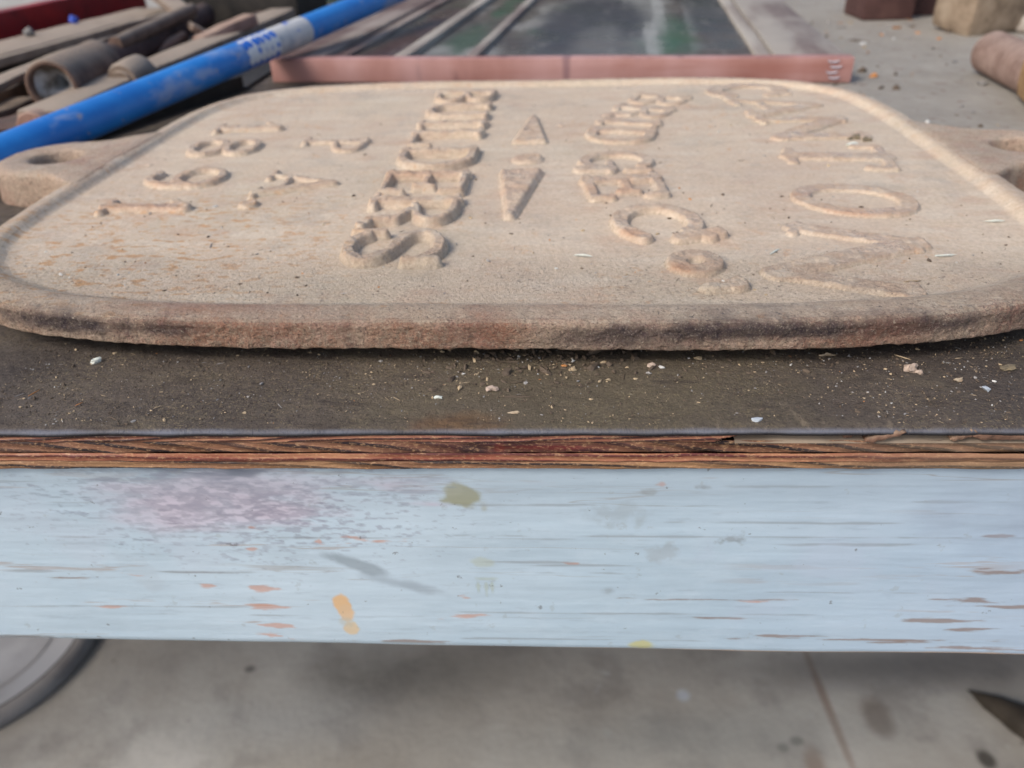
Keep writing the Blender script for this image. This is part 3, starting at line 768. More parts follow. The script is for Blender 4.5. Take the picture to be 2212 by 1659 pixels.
def put(ch, w, h, base, yc, rot, T, t, hgt, soft, seed, name='raised_letter'):
    """base: x of the baseline, yc: centre along the line, rot: tilt (radians)"""
    st = []
    for pts, hw in glyph(ch, w, T, t):
        p = np.array(pts, float)
        gxx = (p[:, 0]-w/2)*h; gyy = p[:, 1]*h
        c, s = math.cos(rot), math.sin(rot)
        gx2 = c*gxx-s*gyy; gy2 = s*gxx+c*gyy
        st.append((np.stack([base+gy2, yc-gx2], 1), hw*h))
    relief(name, st, None, hgt, soft, 0, seed)
# CANTON, arched
def arc1(y): return 1.045-.175*(y-.25)**2, -2*.175*(y-.25)
for k, (ch, y, w) in enumerate((('C', 1.08, .82), ('A', .74, .95), ('N', .37, .95), ('T', -.03, .85), ('O', -.49, .86), ('N', -.95, 1.12))):
    b, sl = arc1(y)
    put(ch, w, .385, b, y, math.atan(-sl), .105, .055, .0125, .007, 100+k)
# BRIDGE Co,
def arc2(y): return .237+.205*(y+.15)**2, 2*.205*(y+.15)
for k, (ch, y, w, h, up_, T, t, hg) in enumerate((('B', 1.02, .82, .28, 0, .14, .07, .014), ('R', .76, .85, .28, 0, .14, .07, .015), ('I', .545, .42, .28, 0, .14, .07, .016), ('D', .30, .88, .28, 0, .14, .07, .018),
                                  ('G', -.10, .92, .28, 0, .14, .07, .019), ('E', -.42, .85, .28, 0, .14, .08, .020), ('c', -.79, 1.12, .30, .0, .15, .10, .022), ('O', -1.085, .95, .165, .05, .22, .20, .020), (',', -1.235, .6, .13, .07, .2, .1, .020))):
    b, sl = arc2(y)
    put(ch, w, h, b+up_, y, math.atan(-sl), T*.74, t*.85, hg*.9, .007, 130+k, 'raised_letter' if ch != ',' else 'raised_comma')
# BUILDERS, straight and bold
yy_ = 1.16
for k, (ch, w) in enumerate(zip('BUILDERS', (.80, .86, .46, .76, .86, .80, .90, .80))):
    ww = w*.30
    put(ch, w, .305, -.477, yy_-ww/2, 0, .080, .046, .030, .009, 160+k); yy_ -= ww+.052
# PA.
for k, (ch, y, w) in enumerate((('P', .19, .80), ('A', -.31, .85), ('.', -.53, .3))):
    put(ch, w, .28, -.945, y, 0, .085, .045, .016, .009, 180+k, 'raised_letter' if ch != '.' else 'raised_full_stop')
# 1891
for k, (ch, y, w) in enumerate((('1', .50, .55), ('8', .19, .8), ('9', -.22, .8), ('1', -.56, .55))):
    put(ch, w, .31, -1.425, y, 0, .09, .05, .020, .009, 190+k, 'raised_numeral')
# ornament: dart, disc, dart
def tri(pts, hw):
    p = [np.array(q, float) for q in pts]; c = sum(p)/3
    st = [([p[0], p[1], p[2], p[0]], hw)]
    for s in np.linspace(.93, .05, 14): st.append(([c+(q-c)*s for q in p]+[c+(p[0]-c)*s], hw*1.0))
    return st
relief('raised_dart', tri([(.040, .62), (-.02, .20), (.092, .20)], .014), None, .019, .016, 0, 201)
relief('raised_dart', tri([(.003, -.68), (-.045, -.215), (.082, -.215)], .014), None, .022, .016, 0, 202)
relief('raised_disc', [(arc(.036, -.04, .045, .045, 0, 360, 20), .014), (arc(.036, -.04, .02, .02, 0, 360, 10), .02)], None, .015, .016, 0, 203)
# casting warts on the field
for k, (x, y, r) in enumerate(((.16, .48, .010), (1.30, .30, .012), (-1.52, -.02, .008))):
    relief('casting_wart', [([(x, y), (x+.01, y)], r)], None, .008, .015, 0, 230+k)

# ------------------------------------------------------------------ things lying behind the plaque
def along(a, b):
    """rotation that takes local Z to a->b and keeps local X level"""
    z = (b-a).normalized(); x = Vector((0, 0, 1)).cross(z)
    x = x.normalized() if x.length > 1e-4 else Vector((1, 0, 0))
    y = z.cross(x)
    return Matrix((x, y, z)).transposed().to_euler()
def bar(name, a, b, w, h, mat, label=None, cat=None, group=None, bev=.01, rough=.01, seed=0, parent=None):
    """squared bar from a to b (H units): w level width, h height"""
    a = Vector(a); b = Vector(b); L = (b-a).length
    o = from_bm(name, rbox(w, h, L, bev, rough, 12, seed), mat, parent, loc=(a+b)/2*H, rot=along(a, b))
    if label: tag(o, label, cat, group)
    return o
def rod(name, a, b, r, mat, label=None, cat=None, group=None, prof=None, wob=.004, seed=0, n=32, parent=None):
    a = Vector(a); b = Vector(b); L = (b-a).length
    pr = prof(L) if prof else [(0, 0), (r*.9, 0), (r, r*.1)]+[(r, t) for t in np.linspace(r*.2, L-r*.2, 24)]+[(r, L-r*.1), (r*.9, L), (0, L)]
    V, F = tube(pr, n, wob, seed)
    o = mk(name, V, F, mat, parent, loc=a*H, rot=along(a, b))
    try: o.data.set_sharp_from_angle(angle=R(45))
    except Exception: pass
    if label: tag(o, label, cat, group)
    return o
M_RUST = mat_rust('brown_rust', (.075, .045, .035), (.13, .080, .06), (.20, .13, .095), .6, (.30, .255, .205))
M_RUSTD = mat_rust('dark_rust', (.03, .018, .016), (.06, .03, .027), (.10, .052, .042), .25, (.23, .19, .155))
M_DUSTY = mat_rust('dust_caked_steel', (.14, .10, .075), (.20, .15, .115), (.25, .19, .15), .8, (.33, .275, .22))
M_PINK = mat_rust('pinkish_rust', (.22, .12, .09), (.30, .175, .135), (.34, .22, .17), .4, (.34, .29, .23))
M_RED = mat_rust('old_red_paint', (.16, .008, .010), (.26, .010, .012), (.36, .014, .014), .2, (.18, .08, .07), .5, 25)
M_GREYS = mat_rust('grey_steel', (.10, .095, .095), (.17, .165, .16), (.24, .235, .23), .5, (.30, .28, .25), .5)
M_BLACK = mat_rust('black_steel_and_shade', (.010, .009, .009), (.020, .017, .015), (.035, .03, .026), .15, (.09, .08, .065), .6)
M_GREEN = mat_plain('dark_green_enamel', (.012, .035, .028), (.02, .05, .04), .5, 20, .1)

# blue pole -----------------------------------------------------------
def mat_pole():
    n = NT('chalky_blue_paint', .42, .4)
    x, y, z = n.xyz()
    col = n.mix(n.mr(n.noise(14, 4, .6), .35, .65), (.012, .15, .50), (.02, .21, .60))
    col = n.mix(n.math('MULTIPLY', n.mr(n.noise(26, 4, .6, sc=(1, 1, .5), loc=(2, 0, 0)), .55, .68), .6), col, (.30, .36, .50))
    col = n.mix(n.math('MULTIPLY', n.mr(n.noise(90, 4, .6), .62, .68), .5), col, (.35, .30, .28))
    return n.done(col, n.bump(n.noise(200, 3), .2, .0004))
def mat_mesh():
    n = NT('printed_mesh_pattern', .5, .3)
    v = n.vor(105, sc=(1, 1, 1), feat='F1', rnd=.25)
    col = n.mix(n.mr(v, .44, .56), (.02, .13, .52), (.60, .62, .64))
    return n.done(n.mix(n.math('MULTIPLY', n.mr(n.noise(30, 4), .5, .7), .35), col, (.34, .33, .32)))
def mat_label():
    n = NT('rubbed_white_label', .55, .3)
    col = n.mix(n.mr(n.noise(45, 4, .6), .42, .62), (.50, .50, .50), (.36, .38, .42))
    m_ = n.mr(n.noise(60, 2, .5, sc=(1, 1, .7), loc=(.2, .4, .1)), .60, .64)
    return n.done(n.mix(n.math('MULTIPLY', m_, .9), col, (.04, .12, .55)))
M_POLE, M_MESH, M_LAB = mat_pole(), mat_mesh(), mat_label()
def atd(x, y, t):             # point on a sight line at view depth t (units of H)
    d = ray(x, y); return Vector((d[0]*t, d[1]*t, 1+d[2]*t))
p0 = Vector((-2.165, 3.30, .088)); p1 = atd(700, 50, 5.35)
p0, p1 = p0-(p1-p0)*.12, p0+(p1-p0)*1.5
p0.z = max(p0.z, .086)
pole = empty('blue_pole', p0*H); pole.rotation_euler = along(p0, p1)
tag(pole, 'bright blue painted pole with a mesh-patterned band, lying diagonally across the scrap', 'pole')
PL = (p1-p0).length
def seg(name, a, b, r, mat, par, caps=False):
    pr = [(r, t) for t in np.linspace(a, b, 30)]
    if caps: pr = [(0, a)]+pr
    V, F = tube(pr, 48, .0015, 4)
    return mk(name, V, F, mat, par)
def s_at(px, py):
    best = min((((w2(p0+(p1-p0)*t)-Vector((px, py))).length, t) for t in np.linspace(0, 1, 400)), key=lambda q: q[0])
    return best[1]*PL
def w2(p):
    q = Vector(p)-Vector((0, 0, 1)); d = q.dot(fwd)
    return Vector((1105.5+FPX*q.dot(rt)/d, 829.5-FPX*q.dot(up)/d))
sA, sB, sC = s_at(520, 140), s_at(588, 107), s_at(655, 72)
seg('tube', 0, PL, .084, M_POLE, pole, True)
seg('patterned_band', sA, sB, .0855, M_MESH, pole)
seg('label_band', sB, sC, .086, M_LAB, pole)

# open pipe with a collar --------------------------------------------
def hollow(ro, ri, L, lip=.01):
    return [(ri*.6, .5), (ri, .45), (ri, .02), (ri+.01, 0), (ro-.01, 0), (ro, .012)]+[(ro, t) for t in np.linspace(.03, L, 20)]+[(ro*.96, L), (0, L)]
a = atz(112, 190, .18); b = atz(216, 140, .18)
pipe = empty('socket_pipe', a*H); pipe.rotation_euler = along(a, b)
tag(pipe, 'rusty brown pipe with a thick open socket end packed with white flakes', 'pipe')
L1 = (b-a).length
V, F = tube(hollow(.140, .104, L1), 40, .006, 3); mk('socket', V, F, M_RUST, pipe)
Lb = (atz(425, 32, .18)-a).length
V, F = tube([(.092, t) for t in np.linspace(L1-.02, Lb, 30)]+[(0, Lb)], 36, .006, 5); mk('pipe_run', V, F, M_RUSTD, pipe)
def crumple(nm, par, r, z, mat, seed):
    bm = bmesh.new(); bmesh.ops.create_icosphere(bm, subdivisions=3, radius=r*H)
    P = np.array([v.co[:] for v in bm.verts])/H; d = fbm(P, 22, 3, seed)
    for v, k in zip(bm.verts, d): v.co *= 1+.75*k
    bmesh.ops.scale(bm, vec=(1, 1, .5), verts=bm.verts); bmesh.ops.translate(bm, vec=(0, 0, z*H), verts=bm.verts)
    return from_bm(nm, bm, mat, par, smooth=False)
M_FLAKE = mat_plain('white_flaky_lining', (.50, .50, .50), (.10, .075, .05), .7, 45)
V, F = tube([(.103, .02), (.085, .06), (.05, .10), (.03, .25), (0, .3)], 30, .035, 8); mk('flaky_lining', V, F, M_FLAKE, pipe)

# long square tube under the pole, with its collar
a = atz(88, 272, .085); b = atz(612, 38, .14)
bar('square_tube', a, b, .24, .15, M_DUSTY, 'long dust-caked square steel tube lying under and beside the blue pole', 'steel tube', bev=.03, rough=.012, seed=4)
a2 = a+(b-a).normalized()*-.01
o = rod('end_plug', a+(b-a).normalized()*-.06, a+(b-a).normalized()*.02, .085, M_PINK, 'rounded pinkish rusty stub at the near end of the square tube', 'steel stub', wob=.01, seed=7)
a = atz(262, 178, .15); b = atz(312, 156, .16)
rod('steel_collar', a, b, .115, M_DUSTY, 'round dusty collar sitting on the long square tube behind the blue pole', 'collar', wob=.012, seed=9,
    prof=lambda L: [(0, 0), (.055, 0), (.060, .012), (.088, .014), (.098, .03), (.100, L*.5), (.098, L-.03), (.085, L-.008), (0, L)])
# other scrap
bar('angle_iron', atz(-60, 205, .20), atz(320, 42, .26), .13, .04, M_DUSTY, 'dusty angle iron with a pale top edge resting on the socket pipe', 'angle iron', bev=.01, rough=.01, seed=11)
bar('channel_iron', atz(-60, 128, .12), atz(340, 22, .14), .46, .05, M_DUSTY, 'wide grey-brown steel channel behind the angle iron', 'steel channel', bev=.01, rough=.012, seed=12)
bar('flat_bar', atz(-80, 236, .10), atz(60, 180, .10), .16, .08, M_DUSTY, 'short dusty flat bar at the left edge, under the angle iron', 'flat bar', bev=.01, rough=.01, seed=13)
rod('rusty_rod', atz(285, 134, .10), atz(398, 78, .16), .035, M_PINK, 'thin orange-brown rod between the socket pipe and the square tube', 'rod', seed=14)
o = bar('steel_offcut', atz(410, 55, .24), atz(470, 88, .12), .26, .05, M_RUST, 'flat brown plate offcut leaning across the end of the socket pipe', 'steel plate', bev=.008, rough=.01, seed=15)
bar('pointed_bar', atz(425, 92, .16), atz(545, 44, .24), .13, .09, M_PINK, 'short pinkish bar ending in a point above the square tube', 'bar', bev=.03, rough=.02, seed=16)
bar('cross_bar', atz(318, -30, .35), atz(402, 32, .26), .16, .06, M_DUSTY, 'dusty flat bar slanting down from the top edge of the picture to the socket pipe', 'flat bar', bev=.01, rough=.01, seed=17)
bar('bent_strap', atz(-30, 190, .12), atz(60, 160, .18), .10, .03, M_RUST, 'thin brown strap poking out beneath the angle iron at the far left', 'strap', bev=.006, rough=.012, seed=18)
rod('round_bar', atz(225, 176, .06), atz(420, 88, .08), .05, M_RUSTD, 'dark round bar in the gap between the socket pipe and the square tube', 'bar', seed=41)
rod('thin_pipe', atz(250, 96, .26), atz(415, 20, .30), .045, M_RUST, 'thin brown pipe lying along the top of the socket pipe', 'pipe', seed=42)
bar('short_angle', atz(330, 118, .10), atz(410, 92, .10), .12, .06, M_DUSTY, 'short dusty angle piece beside the orange-brown rod', 'angle iron', bev=.01, rough=.012, seed=43)
bar('strap_iron', atz(-60, 262, .06), atz(55, 218, .06), .20, .05, M_RUST, 'brown rusty strap iron at the left edge below the socket pipe', 'strap iron', bev=.01, rough=.012, seed=44)
bar('long_strip', atz(-60, 150, .25), atz(380, 30, .29), .05, .05, M_DUSTY, 'narrow pale strip along the near edge of the wide steel channel', 'steel strip', bev=.008, rough=.008, seed=45)
rod('black_pipe', atz(520, 62, .10), atz(600, 20, .12), .06, M_RUSTD, 'short dark pipe between the pointed bar and the parts bin', 'pipe', seed=46)
# black sheet added under the scrap, standing in for shade in the gaps
shade_sheet = empty('scrap_shade_sheet', (0, 0, 0)); tag(shade_sheet, 'black sheet added under the scrap to stand in for the shade between pieces', 'shade_sheet')
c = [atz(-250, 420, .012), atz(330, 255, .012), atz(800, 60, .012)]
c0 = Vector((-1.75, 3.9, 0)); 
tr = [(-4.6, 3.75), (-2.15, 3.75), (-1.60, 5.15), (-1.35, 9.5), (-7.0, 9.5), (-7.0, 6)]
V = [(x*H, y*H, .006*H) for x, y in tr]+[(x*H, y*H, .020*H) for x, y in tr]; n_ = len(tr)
mk('shade_sheet_face', V, [tuple(range(n_, 2*n_))]+[(i, (i+1) % n_, n_+(i+1) % n_, n_+i) for i in range(n_)], M_BLACK, shade_sheet, smooth=False)
bar('shade_sheet_rim', (-2.15, 3.78, .05), (-1.62, 5.15, .05), .03, .08, M_BLACK, parent=shade_sheet, bev=.004, seed=2)
# red beam and fittings
beam = empty('red_steel_beam', (0, 0, 0)); tag(beam, 'old red painted steel beam lying across the top left corner behind the scrap', 'beam')
bar('beam_web', atz(-120, 92, .15), atz(300, -6, .15), .14, .27, M_RED, parent=beam, bev=.012, rough=.006, seed=21)
a = atz(-120, 76, .50)
M_BLUE = mat_plain('blue_plastic', (.03, .08, .45), (.05, .12, .55), .4, 40)
rod('blue_plug', atz(158, 50, .165), atz(158, 50, .165)+Vector((.02, .01, .05)), .036, M_BLUE, 'small blue plastic plug below the red beam', 'plug')
rod('steel_bolt', atz(56, 76, .165), atz(56, 76, .165)+Vector((.05, .02, .03)), .036, M_GREYS, 'small grey bolt head below the red beam near the left edge', 'bolt')
bar('red_flat_bar', atz(488, 48, .04)+Vector((-.85, .12, .45)), atz(488, 48, .04)+Vector((.75, -.05, .45)), .16, .06, M_RED, 'red bar just showing along the top edge left of the blue pole', 'bar', bev=.01)
bar('red_post', atz(488, 48, .04), atz(490, 46, .04)+Vector((0,0,.42)), .08, .09, M_RED, 'short dull red upright behind the pointed bar', 'post', bev=.01)
bin_ = from_bm('black_parts_bin', rbox(1.1, .7, .40, .04, .01, 6, 5), M_BLACK, loc=(atz(585, 18, .22)+Vector((-.3, .7, 0)))*H, rot=(0, 0, -.2)); tag(bin_, 'black parts bin at the back of the bench behind the scrap', 'bin')
rod('grey_conduit', atz(640, 40, .05), atz(640, 40, .05)+Vector((0, 0, .6)), .05, M_GREYS, 'upright grey conduit at the top edge just left of the blue pole', 'conduit')
lump = from_bm('rusty_block', rbox(.4, .35, .12, .04, .04, 6, 8), M_RUSTD, loc=(atz(-10, 288, .05))*H, rot=(0, .05, .5)); tag(lump, 'dark rusty block in the shadow at the left edge above the blue pole', 'block')

# old window sash ------------------------------------------------------
fa = atz(590, 180, 0); fb = atz(1835, 181, 0)
FW = (fb-fa).length; fang = math.atan2(fb.y-fa.y, fb.x-fa.x)
sash = empty('old_window_sash', fa*H, fang)
tag(sash, 'old wooden window sash lying flat with a dirty pane, reflections painted in, and a pink-red end rail', 'window sash')
def mat_rail():
    n = NT('pink_stained_wood', .6, .35)
    x, y, z = n.xyz()
    col = n.ramp(n.noise(12, 4, .6, sc=(1, .2, .6)), [(.3, (.26, .12, .10)), (.5, (.36, .185, .16)), (.7, (.44, .26, .24))])
    col = n.mix(n.mr(n.noise(40, 4, .6, sc=(.15, 1, 1.6)), .5, .7, 0, .5), col, (.26, .095, .07))
    dk = n.math('MULTIPLY', n.mr(n.noise(20, 3, .6, sc=(1.4, 1, .5), loc=(5, 0, 0)), .6, .7), .5)
    col = n.mix(dk, col, (.10, .05, .06))
    col = n.mix(n.mr(n.noise(5, 3, .6, sc=(1, 0, 0), loc=(.7, 0, 0)), .45, .62, 0, .6), col, (.52, .33, .32))
    col = n.mix(n.mr(x, 2.2*H, 3.0*H, 0, .65), col, (.36, .13, .085))
    for px, w in ((.12, .025), (2.0, .05), (3.12, .03)):
        col = n.mix(n.math('MULTIPLY', n.blob((px, 0, .08), (w, 1, .2), .5, .3, 40), .55), col, (.13, .07, .09))
    return n.done(col, n.bump(n.noise(120, 5, .7, sc=(.2, 1, 1)), .4, .001))
M_RAIL = mat_rail()
M_STILE = mat_plain('grey_weathered_wood', (.29, .265, .235), (.16, .125, .115), .8, 22, .4, nsc=(1, .2, 1))
M_STILE2 = mat_plain('pale_weathered_wood', (.36, .33, .29), (.24, .205, .18), .8, 22, .4, nsc=(1, .2, 1))
M_BRN = mat_plain('brown_wood_strip', (.10, .060, .055), (.27, .225, .20), .8, 22, .3, nsc=(1, .15, 1))
FH, FD = .142, 5.6
def sb(name, x0, x1, y0, y1, z0, z1, mat, bev=.008, rough=.006, seed=0, rz=0.0):
    return from_bm(name, rbox(x1-x0, y1-y0, z1-z0, bev, rough, 10, seed), mat, sash, loc=((x0+x1)/2*H, (y0+y1)/2*H, (z0+z1)/2*H), rot=(0, 0, rz))
sb('end_rail', 0, FW, 0, .11, .004, FH, M_RAIL, .006, .005, 1)
sb('stile', .0, .30, .113, FD, .01, FH-.006, M_BRN, seed=2)
sb('stile', FW-.42, FW-.02, .113, FD, .01, FH-.004, M_STILE, seed=3)
sb('rear_rail', .0, FW, FD+.003, FD+.4, .01, FH, M_STILE, seed=4)
sb('inner_strip', .33, .42, .115, FD-.01, .055, FH-.02, M_BRN, seed=5)
sb('glazing_bar', .78, .87, .116, FD-.01, .05, FH-.004, M_STILE2, seed=6, rz=0)
sb('glazing_bar', 1.24, 1.31, .116, FD-.01, .05, FH-.012, M_STILE, seed=7)
sb('glazing_strip', FW-.52, FW-.43, .116, FD-.01, .05, FH-.02, M_STILE2, seed=8)
def mat_pane():
    n = NT('grimy_reflection_pane', .38, .22)
    x, y, z = n.xyz()
    col = n.ramp(n.noise(9, 4, .6, sc=(1, .5, 1)), [(.3, (.055, .042, .034)), (.5, (.10, .082, .065)), (.7, (.16, .14, .115))])
    col = n.mix(n.math('MULTIPLY', n.mr(n.noise(11, 3, .5, sc=(1.2, .35, 1), loc=(4, 2, 0)), .55, .66), .85), col, (.045, .085, .045))  # green and grey patches: tree and building reflections painted into the colour
    col = n.mix(n.math('MULTIPLY', n.blob((1.07, .9, .1), (.13, .9, 1), .6, .5, 20), .7), col, (.045, .085, .045))
    col = n.mix(n.math('MULTIPLY', n.mr(n.noise(12, 4, .6, sc=(1, .4, 1), loc=(7, 7, 0)), .5, .66), .75), col, (.27, .26, .24))
    col = n.mix(n.math('MULTIPLY', n.mr(n.noise(8, 3, .6, sc=(1, .5, 1), loc=(1, 8, 0)), .5, .62), .6), col, (.07, .05, .042))
    col = n.mix(n.math('MULTIPLY', n.blob((.62, 1.4, .1), (.12, 2.0, 1), .5, .3, 20), .8), col, (.07, .035, .03))
    # painted reflection: round dark patch with a pale ring
    col = n.mix(n.math('MULTIPLY', n.blob((2.05, 2.2, .1), (.52, 2.1, 1), .25, .18, 18), .7), col, (.20, .20, .185))
    col = n.mix(n.math('MULTIPLY', n.blob((1.95, 1.9, .1), (.42, 1.8, 1), .3, .25, 18), .9), col, (.045, .040, .042))
    col = n.mix(n.math('MULTIPLY', n.blob((2.05, .9, .1), (.16, .7, 1), .6, .3, 25), .5), col, (.18, .17, .155))
    dr = n.math('MULTIPLY', n.mr(n.noise(34, 3, .5, sc=(1, .05, 1), loc=(1, 0, 0)), .52, .62), n.blob((2.45, 2.2, .1), (.28, 2.4, 1), .4, .3, 20))
    col = n.mix(n.math('MULTIPLY', dr, .7), col, (.33, .33, .31))
    col = n.mix(n.math('MULTIPLY', n.blob((2.60, 1.2, .1), (.12, .8, 1), .7, .6, 25), .7), col, (.04, .095, .045))
    col = n.mix(n.math('MULTIPLY', n.blob((2.9, 2.4, .1), (.2, 1.6, 1), .5, .4, 20), .7), col, (.06, .062, .06))
    col = n.mix(n.mr(n.noise(60, 4, .6, sc=(1, .2, 1)), .55, .75, 0, .5), col, (.22, .205, .185))
    return n.done(col, n.bump(n.noise(80, 4), .2, .0008), n.mr(n.noise(20, 3), .3, .7, .25, .5))
mk('grimy_reflection_pane', [(x*H, y*H, z*H) for z in (.075, .095) for x, y in ((.43, .112), (FW-.51, .112), (FW-.51, FD), (.43, FD))],
   [(4, 5, 6, 7), (3, 2, 1, 0), (0, 1, 5, 4), (1, 2, 6, 5), (2, 3, 7, 6), (3, 0, 4, 7)], mat_pane(), sash, smooth=False)
mk('backing_board', [(x*H, y*H, z*H) for z in (.012, .04) for x, y in ((.31, .112), (FW-.43, .112), (FW-.43, FD), (.31, FD))],
   [(4, 5, 6, 7), (3, 2, 1, 0), (0, 1, 5, 4), (1, 2, 6, 5), (2, 3, 7, 6), (3, 0, 4, 7)], M_BRN, sash, smooth=False)
M_STAPLE = mat_plain('bright_staple', (.62, .62, .70), (.5, .5, .56), .3, 40)
for k in range(4):
    x = FW-.115+.018*((k % 2)); z = .128-k*.030
    pts = [(-.03, .006), (-.028, -.004), (.0, -.008), (.028, -.004), (.03, .004)]
    V = []; 
    for (dx, dz) in pts:
        for a_ in range(6):
            V.append(((x+dx)*H, (-.006+.004*math.cos(a_*math.pi/3))*H, (z+dz+.004*math.sin(a_*math.pi/3))*H))
    F = [(i*6+j, (i+1)*6+j, (i+1)*6+(j+1) % 6, i*6+(j+1) % 6) for i in range(4) for j in range(6)]
    mk('staple', V, F, M_STAPLE, sash)

# right-hand side ------------------------------------------------------
M_BOX = mat_rust('dark_red_brown_paint', (.06, .03, .027), (.085, .042, .038), (.11, .06, .05), .3, (.17, .12, .10), .7)
c = atz(1917, 46, 0); o = from_bm('brown_box', rbox(.42, .5, .5, .02, .01, 4, 31), M_BOX, loc=(c+Vector((.02, .28, .255)))*H, rot=(0, 0, -.05)); tag(o, 'dark reddish brown box at the back of the bench, left of the tan block', 'box')
c = atz(2025, 38, 0); o = from_bm('brown_timber', rbox(.62, .4, .42, .02, .012, 4, 32), M_BOX, loc=(c+Vector((.1, .32, .215)))*H, rot=(0, 0, .03)); tag(o, 'dark brown timber offcut behind the tan block', 'timber')
M_TAN = mat_rust('tan_scaly_casting', (.13, .095, .065), (.25, .19, .135), (.34, .275, .205), .3, (.36, .32, .26), .85, 30)
c = atz(2108, 80, 0)
bm = rbox(.50, .42, .52, .05, .03, 6, 33)
o = from_bm('tan_block', bm, M_TAN, loc=(c+Vector((.12, .26, .27)))*H, rot=(.06, -.06, .22)); tag(o, 'scaly tan casting with chipped edges near the top right corner', 'casting')
c = atz(2195, 75, 0); o = from_bm('pale_rag_scrap', rbox(.22, .3, .12, .03, .05, 5, 35), M_STILE2, loc=(c+Vector((.1, .2, .07)))*H, rot=(.1, .2, .5)); tag(o, 'pale crumpled scrap between the tan casting and the threaded rod', 'scrap')
c = atz(2215, 30, 0); o = from_bm('rusty_bracket', rbox(.4, .7, .3, .04, .03, 5, 36), M_RUST, loc=(c+Vector((.25, .4, .16)))*H, rot=(.0, .1, -.3)); tag(o, 'rusty bracket at the right edge behind the pale scrap', 'bracket')
# threaded rod
a = atz(2137, 112, .115); b = atz(2330, 200, .115); d_ = (b-a)
def thr(L):
    pr = [(0, 0), (.06, .0), (.095, .02)]; z = .04
    while z < 1.2: pr += [(.118, z), (.118, z+.010), (.092, z+.026), (.092, z+.030)]; z += .046
    return pr+[(.11, z), (.11, L), (0, L)]
rd = rod('threaded_rod', a, b, .115, mat_rust('rusty_thread', (.15, .095, .08), (.23, .16, .135), (.30, .22, .19), .4, (.33, .28, .25), .7), 'thick rusty threaded rod with a rounded end, pointing in from the right edge', 'threaded rod', prof=thr, wob=.003, n=44)
c = atz(2270, 245, .06); o = from_bm('ochre_casting', rbox(.3, .7, .22, .06, .03, 5, 38), mat_rust('ochre_rust', (.22, .13, .06), (.32, .20, .10), (.38, .27, .15), .3, (.38, .33, .25)), loc=(c+Vector((.19, .2, .06)))*H, rot=(0, 0, -.3)); tag(o, 'ochre rusty lump under the threaded rod at the right edge', 'casting')
# beyond the bench
o = from_bm('green_cabinet', rbox(9, 1.5, 7, .05), M_GREEN, loc=(-.5*H, 13.5*H, -1.7*H)); tag(o, 'dark green steel cabinet standing behind the bench', 'cabinet')

# things on the floor --------------------------------------------------
M_LID = mat_plain('scuffed_grey_plastic', (.24, .24, .245), (.32, .32, .33), .5, 10, .2)
M_LIDR = mat_plain('grey_brown_rim', (.17, .155, .15), (.25, .235, .225), .7, 10)
lc = atz(-60, 1390, -5.25)
lid = empty('tub_lid', (lc.x*H, lc.y*H, -5.3*H)); tag(lid, 'grey plastic tub lid with a dark rolled rim on the floor, bottom left', 'lid')
rl = abs(atz(170, 1440, -5.25).x-lc.x)
V, F = tube([(0, .06), (rl*.6, .05), (rl*.82, .09), (rl*.9, .13)], 64); mk('dish', V, F, M_LID, lid)
V, F = tube([(rl*.90, .13), (rl*.93, .15), (rl, .10), (rl*1.01, .04), (rl, 0), (rl*.9, .02)], 64); mk('rim', V, F, M_LIDR, lid)
V, F = tube([(rl*.62, .055), (rl*.64, .085), (rl*.67, .055)], 64); mk('moulded_ring', V, F, M_LID, lid)
V, F = tube([(rl*.885, .10), (rl*.89, .135), (rl*.905, .135), (rl*.91, .10)], 64); mk('rim_seal', V, F, M_BLACK, lid)
p = atz(2085, 1488, -5.25); q = atz(2330, 1625, -5.25)
def taper(L): return [(0, 0)]+[(.01+.18*math.sin(min(1, t/L*1.1)*math.pi/2), t) for t in np.linspace(.05, L, 20)]+[(0, L)]
rod('dead_palm_strip', p, q, .15, mat_plain('dark_dead_leaf', (.028, .022, .016), (.05, .04, .03), .8, 20), 'dark tapering dead palm strip on the floor, bottom right', 'palm strip', prof=taper, wob=.02, n=16)

